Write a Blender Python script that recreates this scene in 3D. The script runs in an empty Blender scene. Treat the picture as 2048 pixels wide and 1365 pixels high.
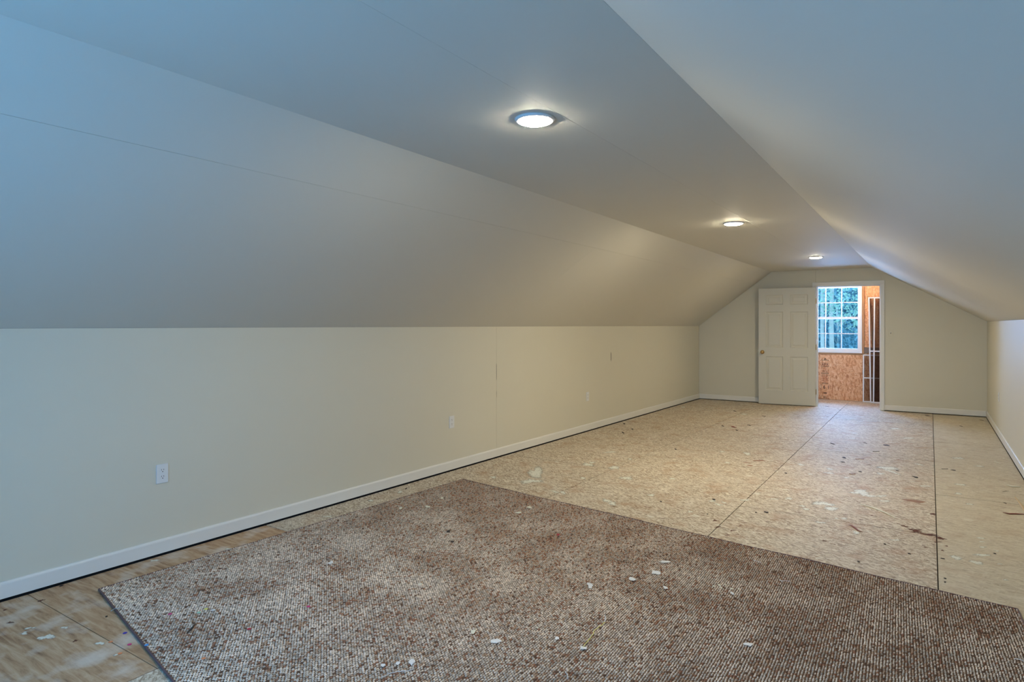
import bpy, bmesh, math, random
import numpy as np
from mathutils import Vector, Matrix, noise
random.seed(7); np.random.seed(7)
PI = math.pi
sc = bpy.context.scene
col = sc.collection

# ------------------------------------------------------------------ camera
cam = bpy.data.cameras.new('camera'); camo = bpy.data.objects.new('camera', cam); col.objects.link(camo)
camo.location = (0, 0, 1.38)
camo.rotation_euler = (PI/2, 0, math.atan(836/1264))
cam.sensor_width = 36; cam.lens = 36*1264/2048; cam.shift_y = -32.5/2048
cam.clip_start = .05; cam.clip_end = 300
sc.camera = camo

# ------------------------------------------------------------------ world, daylight, exposure
w = bpy.data.worlds.new('world'); sc.world = w; w.use_nodes = True
nt = w.node_tree; bg = nt.nodes['Background']
tc = nt.nodes.new('ShaderNodeTexCoord'); sp = nt.nodes.new('ShaderNodeSeparateXYZ'); cr = nt.nodes.new('ShaderNodeValToRGB')
nt.links.new(tc.outputs['Generated'], sp.inputs[0]); nt.links.new(sp.outputs['Z'], cr.inputs[0]); nt.links.new(cr.outputs[0], bg.inputs[0])
cr.color_ramp.elements[0].color = (.42, .72, 1, 1); cr.color_ramp.elements[1].color = (.30, .60, 1, 1)
bg.inputs[1].default_value = 2.7

def area(name, loc, size, sizey, power, color, rot):
    l = bpy.data.lights.new(name, 'AREA'); l.shape = 'RECTANGLE'; l.size = size; l.size_y = sizey
    l.energy = power; l.color = color
    o = bpy.data.objects.new(name, l); o.location = loc; o.rotation_euler = rot; col.objects.link(o); return o
# daylight entering by the landing window (glass plane y = 12.95) and by the window behind the camera (y = -0.95)
area('daylight_landing_window', (-1.48, 13.25, 1.75), 1.3, 1.6, 245, (.22, .48, 1.0), (-PI/2 + .35, 0, 0))
area('daylight_rear_window', (-1.72, -1.30, .95), 1.5, 1.4, 160, (.10, .44, 1.0), (PI/2 - .08, 0, 0))

sc.view_settings.view_transform = 'Standard'; sc.view_settings.look = 'None'
sc.view_settings.gamma = 1; sc.view_settings.use_curve_mapping = False
sc.view_settings.exposure = 0.0
LAMP = 665.0
LAMP_COL = (1.0, .87, .63)
LAMP_COOL = (1.0, .91, .72)      # the nearest lamp has a slightly cooler bulb

# ------------------------------------------------------------------ material helpers
def mat(name, color, rough=.6, metal=0, spec=.5, bump=None, var=0, varscale=5):
    m = bpy.data.materials.new(name); m.use_nodes = True; t = m.node_tree; b = t.nodes['Principled BSDF']
    b.inputs['Base Color'].default_value = (*color, 1); b.inputs['Roughness'].default_value = rough
    b.inputs['Metallic'].default_value = metal; b.inputs['Specular IOR Level'].default_value = spec
    c = t.nodes.new('ShaderNodeTexCoord')
    if var:
        n = t.nodes.new('ShaderNodeTexNoise'); n.inputs['Scale'].default_value = varscale; n.inputs['Detail'].default_value = 5
        r = t.nodes.new('ShaderNodeMapRange'); r.inputs[3].default_value = 1-var; r.inputs[4].default_value = 1+var
        x = t.nodes.new('ShaderNodeVectorMath'); x.operation = 'SCALE'; x.inputs[0].default_value = color
        t.links.new(c.outputs['Object'], n.inputs['Vector']); t.links.new(n.outputs[0], r.inputs[0])
        t.links.new(r.outputs[0], x.inputs['Scale']); t.links.new(x.outputs[0], b.inputs['Base Color'])
    if bump:
        n = t.nodes.new('ShaderNodeTexNoise'); n.inputs['Scale'].default_value = bump[0]; n.inputs['Detail'].default_value = 4
        bp = t.nodes.new('ShaderNodeBump'); bp.inputs['Strength'].default_value = bump[1]; bp.inputs['Distance'].default_value = bump[2]
        t.links.new(c.outputs['Object'], n.inputs['Vector']); t.links.new(n.outputs[0], bp.inputs['Height']); t.links.new(bp.outputs[0], b.inputs['Normal'])
    return m

def N(t, typ, **kw):
    n = t.nodes.new(typ)
    for k, v in kw.items(): setattr(n, k, v)
    return n
def math_(t, op, a, b=None, clamp=False):
    n = N(t, 'ShaderNodeMath', operation=op, use_clamp=clamp)
    for i, v in enumerate((a, b)):
        if v is None: continue
        if isinstance(v, (int, float)): n.inputs[i].default_value = v
        else: t.links.new(v, n.inputs[i])
    return n.outputs[0]
def mixc(t, f, a, b, blend='MIX'):
    n = N(t, 'ShaderNodeMix', data_type='RGBA', blend_type=blend)
    for i, v in ((0, f), (6, a), (7, b)):
        if isinstance(v, (int, float)): n.inputs[i].default_value = v
        elif isinstance(v, tuple): n.inputs[i].default_value = (*v, 1)
        else: t.links.new(v, n.inputs[i])
    return n.outputs[2]
def ramp(t, f, stops, interp='LINEAR'):
    n = N(t, 'ShaderNodeValToRGB'); n.color_ramp.interpolation = interp
    e = n.color_ramp.elements
    while len(e) < len(stops): e.new(.5)
    for i, (p, c) in enumerate(stops):
        e[i].position = p; e[i].color = (*c, 1) if len(c) == 3 else c
    t.links.new(f, n.inputs[0]); return n.outputs[0]

def osb(name, cols, dirt=0.0, white=0.0, strand=(.07, .012), mixamt=.75, warp=.5, plane='XY', pale=0, angs=(.25, 1.35, 2.35, -.35)):
    """oriented strand board: three layers of long thin voronoi cells at different angles"""
    m = bpy.data.materials.new(name); m.use_nodes = True; t = m.node_tree; b = t.nodes['Principled BSDF']
    c = N(t, 'ShaderNodeTexCoord').outputs['Object']
    if plane == 'XZ':
        mp = N(t, 'ShaderNodeMapping'); mp.inputs['Rotation'].default_value = (-PI/2, 0, 0); t.links.new(c, mp.inputs[0]); c = mp.outputs[0]
    nz = N(t, 'ShaderNodeTexNoise'); nz.inputs['Scale'].default_value = 3.5; nz.inputs['Detail'].default_value = 2; t.links.new(c, nz.inputs['Vector'])
    wv = N(t, 'ShaderNodeVectorMath', operation='MULTIPLY_ADD'); t.links.new(nz.outputs['Color'], wv.inputs[0])
    wv.inputs[1].default_value = (warp*.3, warp*.3, 0); t.links.new(c, wv.inputs[2])
    out = None
    for k, (ang, kk) in enumerate(zip(angs, (1.0, .8, .9, 1.25))):
        mp = N(t, 'ShaderNodeMapping', vector_type='TEXTURE'); mp.inputs['Rotation'].default_value = (0, 0, ang)
        mp.inputs['Location'].default_value = (k*3.7, k*1.3, 0)
        mp.inputs['Scale'].default_value = (strand[0]*kk, strand[1]*kk, 1); t.links.new(wv.outputs[0], mp.inputs[0])
        v = N(t, 'ShaderNodeTexVoronoi', voronoi_dimensions='2D'); v.inputs['Scale'].default_value = 1; t.links.new(mp.outputs[0], v.inputs['Vector'])
        s = N(t, 'ShaderNodeSeparateColor'); t.links.new(v.outputs['Color'], s.inputs[0])
        rc = ramp(t, s.outputs[0], cols)
        if out is None: out = rc
        else:
            f = math_(t, 'MULTIPLY', math_(t, 'GREATER_THAN', s.outputs[1], .52), mixamt)
            out = mixc(t, f, out, rc)
    # slow tone drift
    n2 = N(t, 'ShaderNodeTexNoise'); n2.inputs['Scale'].default_value = 1.6; n2.inputs['Detail'].default_value = 6; n2.inputs['Roughness'].default_value = .65; t.links.new(c, n2.inputs['Vector'])
    out = mixc(t, ramp(t, n2.outputs[0], [(.4, (0, 0, 0)), (.75, (.3, .3, .3))]), out, cols[-1][1] if pale else cols[1][1])
    if dirt:
        n3 = N(t, 'ShaderNodeTexNoise'); n3.inputs['Scale'].default_value = 26; n3.inputs['Detail'].default_value = 8; n3.inputs['Roughness'].default_value = .7
        mp = N(t, 'ShaderNodeMapping'); mp.inputs['Scale'].default_value = (.55, 1.5, 1); t.links.new(c, mp.inputs[0]); t.links.new(mp.outputs[0], n3.inputs['Vector'])
        out = mixc(t, math_(t, 'MULTIPLY', ramp(t, n3.outputs[0], [(.55, (0, 0, 0)), (.64, (1, 1, 1))]), dirt), out, (.15, .085, .045))
        n5 = N(t, 'ShaderNodeTexNoise'); n5.inputs['Scale'].default_value = 5; n5.inputs['Detail'].default_value = 7; n5.inputs['Roughness'].default_value = .6; t.links.new(c, n5.inputs['Vector'])
        out = mixc(t, math_(t, 'MULTIPLY', ramp(t, n5.outputs[0], [(.52, (0, 0, 0)), (.7, (1, 1, 1))]), dirt*.8), out, (.40, .245, .14))
    if white:
        n4 = N(t, 'ShaderNodeTexNoise'); n4.inputs['Scale'].default_value = 13; n4.inputs['Detail'].default_value = 5; n4.inputs['Distortion'].default_value = .6
        mp = N(t, 'ShaderNodeMapping'); mp.inputs['Scale'].default_value = (.8, 1.3, 1); mp.inputs['Location'].default_value = (4, 9, 0); t.links.new(c, mp.inputs[0]); t.links.new(mp.outputs[0], n4.inputs['Vector'])
        out = mixc(t, math_(t, 'MULTIPLY', ramp(t, n4.outputs[0], [(.655, (0, 0, 0)), (.70, (1, 1, 1))]), white), out, (.74, .73, .64))
        n6 = N(t, 'ShaderNodeTexNoise'); n6.inputs['Scale'].default_value = 2.3; n6.inputs['Detail'].default_value = 6; t.links.new(c, n6.inputs['Vector'])
        out = mixc(t, math_(t, 'MULTIPLY', ramp(t, n6.outputs[0], [(.5, (0, 0, 0)), (.75, (1, 1, 1))]), white*.45), out, (.66, .60, .50))
    t.links.new(out, b.inputs['Base Color'])
    b.inputs['Roughness'].default_value = .62; b.inputs['Specular IOR Level'].default_value = .35
    bp = N(t, 'ShaderNodeBump'); bp.inputs['Strength'].default_value = .35; bp.inputs['Distance'].default_value = .002
    rb = N(t, 'ShaderNodeRGBToBW'); t.links.new(out, rb.inputs[0]); t.links.new(rb.outputs[0], bp.inputs['Height']); t.links.new(bp.outputs[0], b.inputs['Normal'])
    return m

M = {}
M['paint'] = mat('cream_wall_paint', (.69, .66, .54), .55, spec=.3, bump=(180, .08, .002), var=.015, varscale=2)
M['ceil'] = mat('ceiling_paint', (.69, .665, .575), .7, spec=.2, bump=(180, .08, .002), var=.015, varscale=2)
M['trim'] = mat('white_trim_paint', (.78, .77, .72), .38, spec=.5, var=.02, varscale=7)
M['door'] = mat('cream_door_paint', (.62, .60, .50), .42, var=.012, varscale=4)
M['dark'] = mat('dark_cavity', (.03, .022, .018), .9)
M['joint'] = mat('grimy_joint_dust', (.085, .07, .05), .95)
M['crack'] = mat('crack_shadow_dust', (.16, .14, .11), .9)
FC = [(0, (.30, .22, .145)), (.25, (.46, .38, .28)), (.6, (.60, .525, .41)), (1, (.79, .73, .61))]
M['floor'] = osb('worn_strand_board', FC, dirt=.95, white=.7, strand=(.021, .0075), mixamt=1.0, warp=.06, angs=(.5, 1.45, 2.5, -.6))
M['floor_pale'] = osb('pale_worn_board', [(0, (.46, .39, .28)), (.3, (.55, .48, .36)), (.65, (.61, .55, .42)), (1, (.68, .62, .50))], dirt=.4, white=.65, strand=(.05, .010), mixamt=.6, warp=.06)
m = M['floor_ply'] = bpy.data.materials.new('worn_plywood_grain'); m.use_nodes = True; t = m.node_tree; c = N(t, 'ShaderNodeTexCoord').outputs['Object']
mp = N(t, 'ShaderNodeMapping'); mp.inputs['Scale'].default_value = (1.1, 9, 1); mp.inputs['Rotation'].default_value = (0, 0, 1.45); t.links.new(c, mp.inputs[0])
n = N(t, 'ShaderNodeTexNoise'); n.inputs['Scale'].default_value = 4; n.inputs['Detail'].default_value = 9; n.inputs['Roughness'].default_value = .68; n.inputs['Distortion'].default_value = .5; t.links.new(mp.outputs[0], n.inputs['Vector'])
oc = ramp(t, n.outputs[0], [(.3, (.20, .10, .05)), (.45, (.42, .26, .14)), (.6, (.54, .38, .235)), (.78, (.64, .52, .38))])
n = N(t, 'ShaderNodeTexNoise'); n.inputs['Scale'].default_value = 6; n.inputs['Detail'].default_value = 8; t.links.new(c, n.inputs['Vector'])
oc = mixc(t, math_(t, 'MULTIPLY', ramp(t, n.outputs[0], [(.5, (0, 0, 0)), (.68, (1, 1, 1))]), .7), oc, (.70, .64, .56))
t.links.new(oc, t.nodes['Principled BSDF'].inputs['Base Color']); t.nodes['Principled BSDF'].inputs['Roughness'].default_value = .65
M['osb'] = osb('fresh_orange_strand_board', [(0, (.50, .21, .095)), (.25, (.68, .335, .165)), (.6, (.79, .455, .25)), (1, (.88, .60, .37))], strand=(.040, .013), mixamt=1.0, warp=.05, plane='XZ', angs=(1.0, 2.2, .25, 1.75))
M['osb_flat'] = osb('orange_strand_board_flat', [(0, (.50, .21, .095)), (.25, (.68, .335, .165)), (.6, (.79, .455, .25)), (1, (.88, .60, .37))], strand=(.060, .017), mixamt=1.0, warp=.05)
M['lumber'] = mat('pine_lumber', (.42, .23, .11), .7, var=.2, varscale=12)
M['grey_lumber'] = mat('greyed_lumber', (.20, .15, .12), .8, var=.2, varscale=20)
M['vinyl'] = mat('white_vinyl', (.82, .84, .86), .35)
M['alu'] = mat('white_enamelled_aluminium', (.78, .80, .82), .35)
M['brass'] = mat('aged_brass', (.55, .36, .14), .28, metal=1, var=.1, varscale=40)
M['steel'] = mat('dull_steel', (.35, .33, .3), .4, metal=1)
M['plastic'] = mat('white_device_plastic', (.76, .77, .76), .3)
M['black'] = mat('black_slot', (.012, .012, .012), .7)
M['ring'] = mat('downlight_trim_white', (.8, .8, .78), .4)
M['ink'] = mat('black_stamp_ink', (.035, .015, .01), .8, var=.4, varscale=60)
M['redink'] = mat('red_stamp_ink', (.30, .05, .025), .8, var=.4, varscale=60)
M['bark'] = mat('pale_tree_bark', (.58, .60, .58), .9, var=.3, varscale=6)
M['grass'] = mat('lawn', (.10, .20, .10), 1, spec=0, var=.3, varscale=.6)
M['paper'] = mat('white_paper_lint', (.76, .76, .76), .85, bump=(300, .6, .003))
M['spatter'] = mat('dried_white_paint', (.73, .74, .66), .55, var=.08, varscale=90)
def broken(name, base, sc_=55, thr=.42, lo=0.0):
    m = M[base].copy(); m.name = name; t = m.node_tree; b = t.nodes['Principled BSDF']; c = N(t, 'ShaderNodeTexCoord').outputs['Object']
    n = N(t, 'ShaderNodeTexNoise'); n.inputs['Scale'].default_value = sc_; n.inputs['Detail'].default_value = 6; n.inputs['Roughness'].default_value = .7; t.links.new(c, n.inputs['Vector'])
    a = N(t, 'ShaderNodeVertexColor'); a.layer_name = 'fade'
    sm = math_(t, 'ADD', math_(t, 'MULTIPLY', n.outputs[0], 2.8), math_(t, 'MULTIPLY', a.outputs[0], .9))
    f = N(t, 'ShaderNodeMapRange'); f.inputs[1].default_value = 1.55; f.inputs[2].default_value = 2.1; f.inputs[3].default_value = lo; f.inputs[4].default_value = 1; t.links.new(sm, f.inputs[0])
    t.links.new(f.outputs[0], b.inputs['Alpha']); M[name] = m
M['stain'] = mat('brown_sawdust_stain', (.13, .045, .025), .9, var=.35, varscale=60)
broken('spatter_worn', 'spatter'); broken('stain_worn', 'stain', 90)
M['darkchip'] = mat('dark_chip', (.035, .022, .018), .7)
M['redchip'] = mat('red_brown_chip', (.20, .035, .02), .6)
M['wood'] = mat('pale_split_wood', (.62, .47, .28), .7)
M['binding'] = mat('purple_brown_binding', (.13, .075, .075), .7, bump=(600, .5, .002))
M['floor_brown'] = mat('brown_strand', (.30, .16, .09), .7, var=.25, varscale=30)
M['backing'] = mat('rug_backing', (.10, .052, .030), .95)

def leafmat(name, c):
    m = bpy.data.materials.new(name); m.use_nodes = True; t = m.node_tree; b = t.nodes['Principled BSDF']
    oi = N(t, 'ShaderNodeTexCoord').outputs['Object']; n = N(t, 'ShaderNodeTexNoise'); n.inputs['Scale'].default_value = 1.4; n.inputs['Detail'].default_value = 3
    t.links.new(oi, n.inputs['Vector'])
    cc = ramp(t, n.outputs[0], [(.3, tuple(x*.6 for x in c)), (.7, tuple(min(1, x*1.35) for x in c))])
    t.links.new(cc, b.inputs['Base Color']); b.inputs['Roughness'].default_value = .5
    tr = N(t, 'ShaderNodeBsdfTranslucent'); t.links.new(cc, tr.inputs[0]); mx = N(t, 'ShaderNodeMixShader'); mx.inputs[0].default_value = .45
    t.links.new(b.outputs[0], mx.inputs[1]); t.links.new(tr.outputs[0], mx.inputs[2]); t.links.new(mx.outputs[0], t.nodes['Material Output'].inputs[0])
    return m
M['leaf_near'] = leafmat('bright_green_leaves', (.52, .84, .66))
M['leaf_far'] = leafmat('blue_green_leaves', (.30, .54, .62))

m = M['glass'] = bpy.data.materials.new('window_glass'); m.use_nodes = True; t = m.node_tree
gl = N(t, 'ShaderNodeBsdfGlossy'); gl.inputs['Roughness'].default_value = .02; tr = N(t, 'ShaderNodeBsdfTransparent'); tr.inputs[0].default_value = (.95, .97, .98, 1)
fr = N(t, 'ShaderNodeFresnel'); fr.inputs['IOR'].default_value = 1.12; mx = N(t, 'ShaderNodeMixShader'); t.links.new(fr.outputs[0], mx.inputs[0]); t.links.new(tr.outputs[0], mx.inputs[1]); t.links.new(gl.outputs[0], mx.inputs[2])
t.links.new(mx.outputs[0], t.nodes['Material Output'].inputs[0])
m = M['mesh'] = bpy.data.materials.new('insect_screen_mesh'); m.use_nodes = True; t = m.node_tree
df = N(t, 'ShaderNodeBsdfDiffuse'); df.inputs[0].default_value = (.10, .05, .035, 1); tr = N(t, 'ShaderNodeBsdfTransparent'); mx = N(t, 'ShaderNodeMixShader'); mx.inputs[0].default_value = .24
t.links.new(tr.outputs[0], mx.inputs[1]); t.links.new(df.outputs[0], mx.inputs[2]); t.links.new(mx.outputs[0], t.nodes['Material Output'].inputs[0])
m = M['lens_cool'] = bpy.data.materials.new('glowing_lens_cool'); m.use_nodes = True; t = m.node_tree
em = N(t, 'ShaderNodeEmission'); em.inputs[0].default_value = (*LAMP_COOL, 1); em.inputs[1].default_value = LAMP*.68
t.links.new(em.outputs[0], t.nodes['Material Output'].inputs[0])
m = M['lens_dim'] = bpy.data.materials.new('glowing_lens_far'); m.use_nodes = True; t = m.node_tree
em = N(t, 'ShaderNodeEmission'); em.inputs[0].default_value = (*LAMP_COL, 1); em.inputs[1].default_value = LAMP*.7
t.links.new(em.outputs[0], t.nodes['Material Output'].inputs[0])
m = M['added_bulb_glow'] = bpy.data.materials.new('added_bulb_glow'); m.use_nodes = True; t = m.node_tree  # glow of the bulb added out of view on the landing
em = N(t, 'ShaderNodeEmission'); em.inputs[0].default_value = (1, .74, .46, 1); em.inputs[1].default_value = 1150
t.links.new(em.outputs[0], t.nodes['Material Output'].inputs[0])
m = M['lens'] = bpy.data.materials.new('glowing_lens'); m.use_nodes = True; t = m.node_tree
em = N(t, 'ShaderNodeEmission'); em.inputs[0].default_value = (*LAMP_COL, 1); em.inputs[1].default_value = LAMP
t.links.new(em.outputs[0], t.nodes['Material Output'].inputs[0])

# ------------------------------------------------------------------ object helpers
def tag(o, label=None, cat=None, group=None, kind=None):
    if label: o['label'] = label
    if cat: o['category'] = cat
    if group: o['group'] = group
    if kind: o['kind'] = kind
    return o
def link(name, me, parent=None, loc=None, rot=None):
    o = bpy.data.objects.new(name, me); col.objects.link(o)
    if parent is not None: o.parent = parent
    if loc is not None: o.location = loc
    if rot is not None: o.rotation_euler = rot
    return o
def me_from(verts, faces, m, name='mesh', smooth=False):
    me = bpy.data.meshes.new(name); me.from_pydata([tuple(v) for v in verts], [], faces); me.materials.append(m)
    if smooth:
        for p in me.polygons: p.use_smooth = True
    me.update(); return me
class MB:
    def __init__(s): s.v = []; s.f = []
    def box(s, x0, x1, y0, y1, z0, z1):
        k = len(s.v); s.v += [(x0,y0,z0),(x1,y0,z0),(x1,y1,z0),(x0,y1,z0),(x0,y0,z1),(x1,y0,z1),(x1,y1,z1),(x0,y1,z1)]
        s.f += [tuple(k+i for i in q) for q in ((0,3,2,1),(4,5,6,7),(0,1,5,4),(1,2,6,5),(2,3,7,6),(3,0,4,7))]; return s
    def prism(s, pts, off):      # polygon pts (3D) extruded by vector off
        k = len(s.v); n = len(pts); off = Vector(off)
        s.v += [tuple(p) for p in pts] + [tuple(Vector(p)+off) for p in pts]
        s.f += [tuple(range(k, k+n)), tuple(range(k+2*n-1, k+n-1, -1))]
        s.f += [(k+(i+1) % n, k+i, k+n+i, k+n+(i+1) % n) for i in range(n)]; return s
    def tube(s, pts, r, seg=6, caps=True):
        pts = [Vector(p) for p in pts]; k = len(s.v); rr = r if isinstance(r, (list, tuple)) else [r]*len(pts)
        for i, p in enumerate(pts):
            d = (pts[min(i+1, len(pts)-1)] - pts[max(i-1, 0)]).normalized()
            a = d.cross(Vector((0, 0, 1)));  a = d.cross(Vector((1, 0, 0))) if a.length < .1 else a
            a.normalize(); b = d.cross(a)
            for j in range(seg):
                t_ = 2*PI*j/seg; s.v.append(tuple(p + (a*math.cos(t_) + b*math.sin(t_))*rr[i]))
        for i in range(len(pts)-1):
            for j in range(seg):
                q = (j+1) % seg; s.f.append((k+i*seg+j, k+i*seg+q, k+(i+1)*seg+q, k+(i+1)*seg+j))
        if caps: s.f += [tuple(k+j for j in range(seg))[::-1], tuple(k+(len(pts)-1)*seg+j for j in range(seg))]
        return s
    def lathe(s, prof, seg=24, axis='Z'):   # prof: (r, h)
        k = len(s.v)
        for r, h in prof:
            for j in range(seg):
                a = 2*PI*j/seg; p = (r*math.cos(a), r*math.sin(a), h)
                if axis == 'X': p = (p[2], p[0], p[1])
                if axis == 'Y': p = (p[1], p[2], p[0])
                s.v.append(p)
        for i in range(len(prof)-1):
            for j in range(seg):
                q = (j+1) % seg; s.f.append((k+i*seg+j, k+i*seg+q, k+(i+1)*seg+q, k+(i+1)*seg+j))
        s.f += [tuple(k+j for j in range(seg))[::-1], tuple(k+(len(prof)-1)*seg+j for j in range(seg))]
        return s
    def build(s, name, m, parent=None, loc=None, rot=None, smooth=False, bevel=0, seg=2):
        me = me_from(s.v, s.f, m, name, smooth)
        bm = bmesh.new(); bm.from_mesh(me); bmesh.ops.recalc_face_normals(bm, faces=bm.faces); bm.to_mesh(me); bm.free()
        o = link(name, me, parent, loc, rot)
        if bevel:
            b = o.modifiers.new('bevel', 'BEVEL'); b.width = bevel; b.segments = seg; b.limit_method = 'ANGLE'
        return o
def empty(name, loc=(0, 0, 0), rot=(0, 0, 0), label=None, cat=None, group=None, kind=None):
    o = bpy.data.objects.new(name, None); o.empty_display_size = .05; col.objects.link(o); o.location = loc; o.rotation_euler = rot
    return tag(o, label, cat, group, kind)

# ------------------------------------------------------------------ room dimensions
def xl(y): return -3.865 + .0261*(y-1.2)        # left knee wall
XR = .71; YF = 11.74; YB = -.95; ZC = 2.307; ZKL = 1.362; ZKR = 1.428
XCL, XCR = -2.315, -.778                          # edges of the flat ceiling
GAP = .0009
def panel(parent, pts, out, name='drywall_panel', m='paint', th=.0125, gap=None):
    gap = GAP if gap is None else gap
    """pts: room-side polygon, out: vector away from the room"""
    c = sum((Vector(p) for p in pts), Vector())/len(pts)
    V_ = [Vector(p) for p in pts]; n_ = len(V_); nr = Vector(out).normalized(); q = []
    for i in range(n_):
        e0 = (V_[i]-V_[i-1]).normalized(); e1 = (V_[(i+1) % n_]-V_[i]).normalized(); m_ = Vector()
        for e_, w_ in ((e0, V_[i]), (e1, V_[i])):
            k_ = e_.cross(nr).normalized(); k_ = k_ if k_.dot(c-w_) > 0 else -k_; m_ += k_
        q.append(V_[i] + m_*gap)
    return MB().prism(q, Vector(out).normalized()*th).build(name, M[m], parent)

# subfloor frame below the sheets, then the sheets with real joints
fl = MB().box(-4.1, 1.3, YB-.05, 13.1, -.06, -.0185).build('floor', M['joint']); tag(fl, 'worn strand board subfloor of the attic room', kind='structure')
s1 = lambda y: -2.585 + (y-1.28)*.0134
rows = [(lambda y: xl(y)+.012, s1, [YB-.04, 1.33, 2.69, 5.57, 8.45, 11.2, 13.08], 'floor'),
        (s1, lambda y: -1.208, [YB-.04, .85, 3.60, 6.37, 9.14, 11.9, 13.08], 'floor'),
        (lambda y: -1.208, lambda y: .036, [YB-.04, 2.28, 4.97, 7.66, 10.35, 13.08], 'floor'),
        (lambda y: .036, lambda y: XR-.012, [YB-.04, .65, 3.42, 6.19, 8.96, 11.72, 13.08], 'floor_pale')]
for xa, xb, ys, mm in rows:
    for y0, y1 in zip(ys, ys[1:]):
        gx, gy = .0028, (.0046 if y1 > 5 else .002)
        pts = [(xa(y0)+gx, y0+gy, 0), (xb(y0)-gx, y0+gy, 0), (xb(y1)-gx, y1-gy, 0), (xa(y1)+gx, y1-gy, 0)]
        MB().prism(pts, (0, 0, -.018)).build('strand_board_sheet', M['floor_ply' if xa(0) < -3 and y1 < 2.8 else mm], fl)

# left knee wall: backing behind, two drywall sheets with an open joint, cracks
zb = .012
wl = MB().prism([(xl(YB)-.03, YB, -.02), (xl(11.84)-.03, 11.84, -.02), (xl(11.84)-.03, 11.84, ZKL+.02), (xl(YB)-.03, YB, ZKL+.02)], (-.05, 0, 0)).build('wall_left', M['dark'])
tag(wl, 'low cream knee wall along the left side', kind='structure')
for y0, y1 in ((YB, 5.387), (5.387, YF)):
    panel(wl, [(xl(y0), y0, zb), (xl(y1), y1, zb), (xl(y1), y1, ZKL), (xl(y0), y0, ZKL)], (-1, 0, 0))
def crack(y, z0, z1, wd):
    x = xl(y)+.0004
    v = [(x, y-wd*.5, z0+.02), (x, y+wd*.2, z0), (x, y+wd*.6, z0+.04), (x, y+wd*.5, z1-.03), (x, y-wd*.1, z1), (x, y-wd*.6, z1-.02)]
    return MB().prism(v, (-.001, 0, 0)).build('joint_crack', M['crack'], wl)
crack(5.387, .80, .985, .006); crack(8.06, .87, 1.005, .016); crack(5.389, .62, .70, .002)
# right knee wall
wr = MB().box(XR+.03, XR+.08, YB, 11.84, -.02, ZKR+.02).build('wall_right', M['dark']); tag(wr, 'low cream knee wall along the right side', kind='structure')
for y0, y1 in ((YB, 4.6), (4.6, YF)):
    panel(wr, [(XR, y0, zb), (XR, y1, zb), (XR, y1, ZKR), (XR, y0, ZKR)], (1, 0, 0))
# ceiling: flat strip and two slopes
ce = MB()
o_ = .035
sec = [(-3.95, ZKL), (XCL-.02, ZC+o_), (XCR+.02, ZC+o_), (XR+.04, ZKR)]
def slope_x(z, y): return xl(y) + (XCL-xl(y))*(z-ZKL)/(ZC-ZKL)
for i in range(3):
    (xa, za), (xb, zb_) = sec[i], sec[i+1]
    ce.prism([(xa, YB-.1, za+.0), (xb, YB-.1, zb_), (xb, YF+.10, zb_), (xa, YF+.10, za)], (0, 0, .05))
ce = ce.build('ceiling', M['dark']); tag(ce, 'cream attic ceiling, a flat strip between two slopes', kind='structure')
ZS = 2.103                                        # seam along the left slope
for z0, z1, ys in ((ZKL, ZS-.0004, (YB, 5.4, YF)), (ZS+.0004, ZC, (YB, YF))):
    for y0, y1 in zip(ys, ys[1:]):
        nn = 16; s = MB()                    # short strips follow the slight twist of the slope
        for i in range(nn+1):
            y = y0+.0004 + (y1-y0-.0008)*i/nn
            for z, d in ((z0, 0), (z1, 0), (z1, 1), (z0, 1)): s.v.append((slope_x(z, y) - .006*d, y, z + .011*d))
        for i in range(nn):
            for j in range(4): q = (j+1) % 4; s.f.append((4*i+j, 4*i+q, 4*i+4+q, 4*i+4+j))
        s.f += [(0, 1, 2, 3), (4*nn+3, 4*nn+2, 4*nn+1, 4*nn)]
        s.build('drywall_panel', M['ceil'], ce)
for xa, xb, ys in ((XCL, -1.36, (YB, YF)), (-1.36, XCR, (YB, YF))):
    for y0, y1 in zip(ys, ys[1:]):
        panel(ce, [(xa, y0, ZC), (xa, y1, ZC), (xb, y1, ZC), (xb, y0, ZC)], (0, 0, 1), m='ceil', gap=.0004)
rx = lambda z: XCR + (XR-XCR)*(ZC-z)/(ZC-ZKR)
for z0, z1, ys in ((ZKR, ZC, (YB, YF)),):
    for y0, y1 in zip(ys, ys[1:]):
        panel(ce, [(rx(z0), y0, z0), (rx(z1), y0, z1), (rx(z1), y1, z1), (rx(z0), y1, z0)], (.5, 0, 1), m='ceil', gap=.0004)

# far gable wall with the doorway
DX0, DX1, DZ = -1.593, -.668, 2.023             # clear opening between the jambs
JT = .018
def gable(y, dy):   # full section polygon
    return [(xl(y), y), ]
def gable_pieces(parent, y, out, name, m, hole, th):
    x0, x1, z0, z1 = hole
    L = [(xl(y), y, zb), (x0, y, zb), (x0, y, ZC), (XCL, y, ZC), (xl(y), y, ZKL)]
    Rr = [(x1, y, zb), (XR, y, zb), (XR, y, ZKR), (XCR, y, ZC), (x1, y, ZC - max(0, (x1-XCR))*(ZC-ZKR)/(XR-XCR))]
    T = [(x0, y, z1), (x1, y, z1), (x1, y, ZC - max(0, (x1-XCR))*(ZC-ZKR)/(XR-XCR)), (XCR, y, ZC), (x0, y, ZC)]
    if x1 <= XCR: T = [(x0, y, z1), (x1, y, z1), (x1, y, ZC), (x0, y, ZC)]
    if x1 > XCR: Rr = [Rr[0], Rr[1], Rr[2], Rr[4]]
    ps = [L, Rr, T]
    if z0 > zb: ps.append([(x0, y, zb), (x1, y, zb), (x1, y, z0), (x0, y, z0)])
    for p in ps: panel(parent, p, out, name, m, th)
wf = MB()
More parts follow.
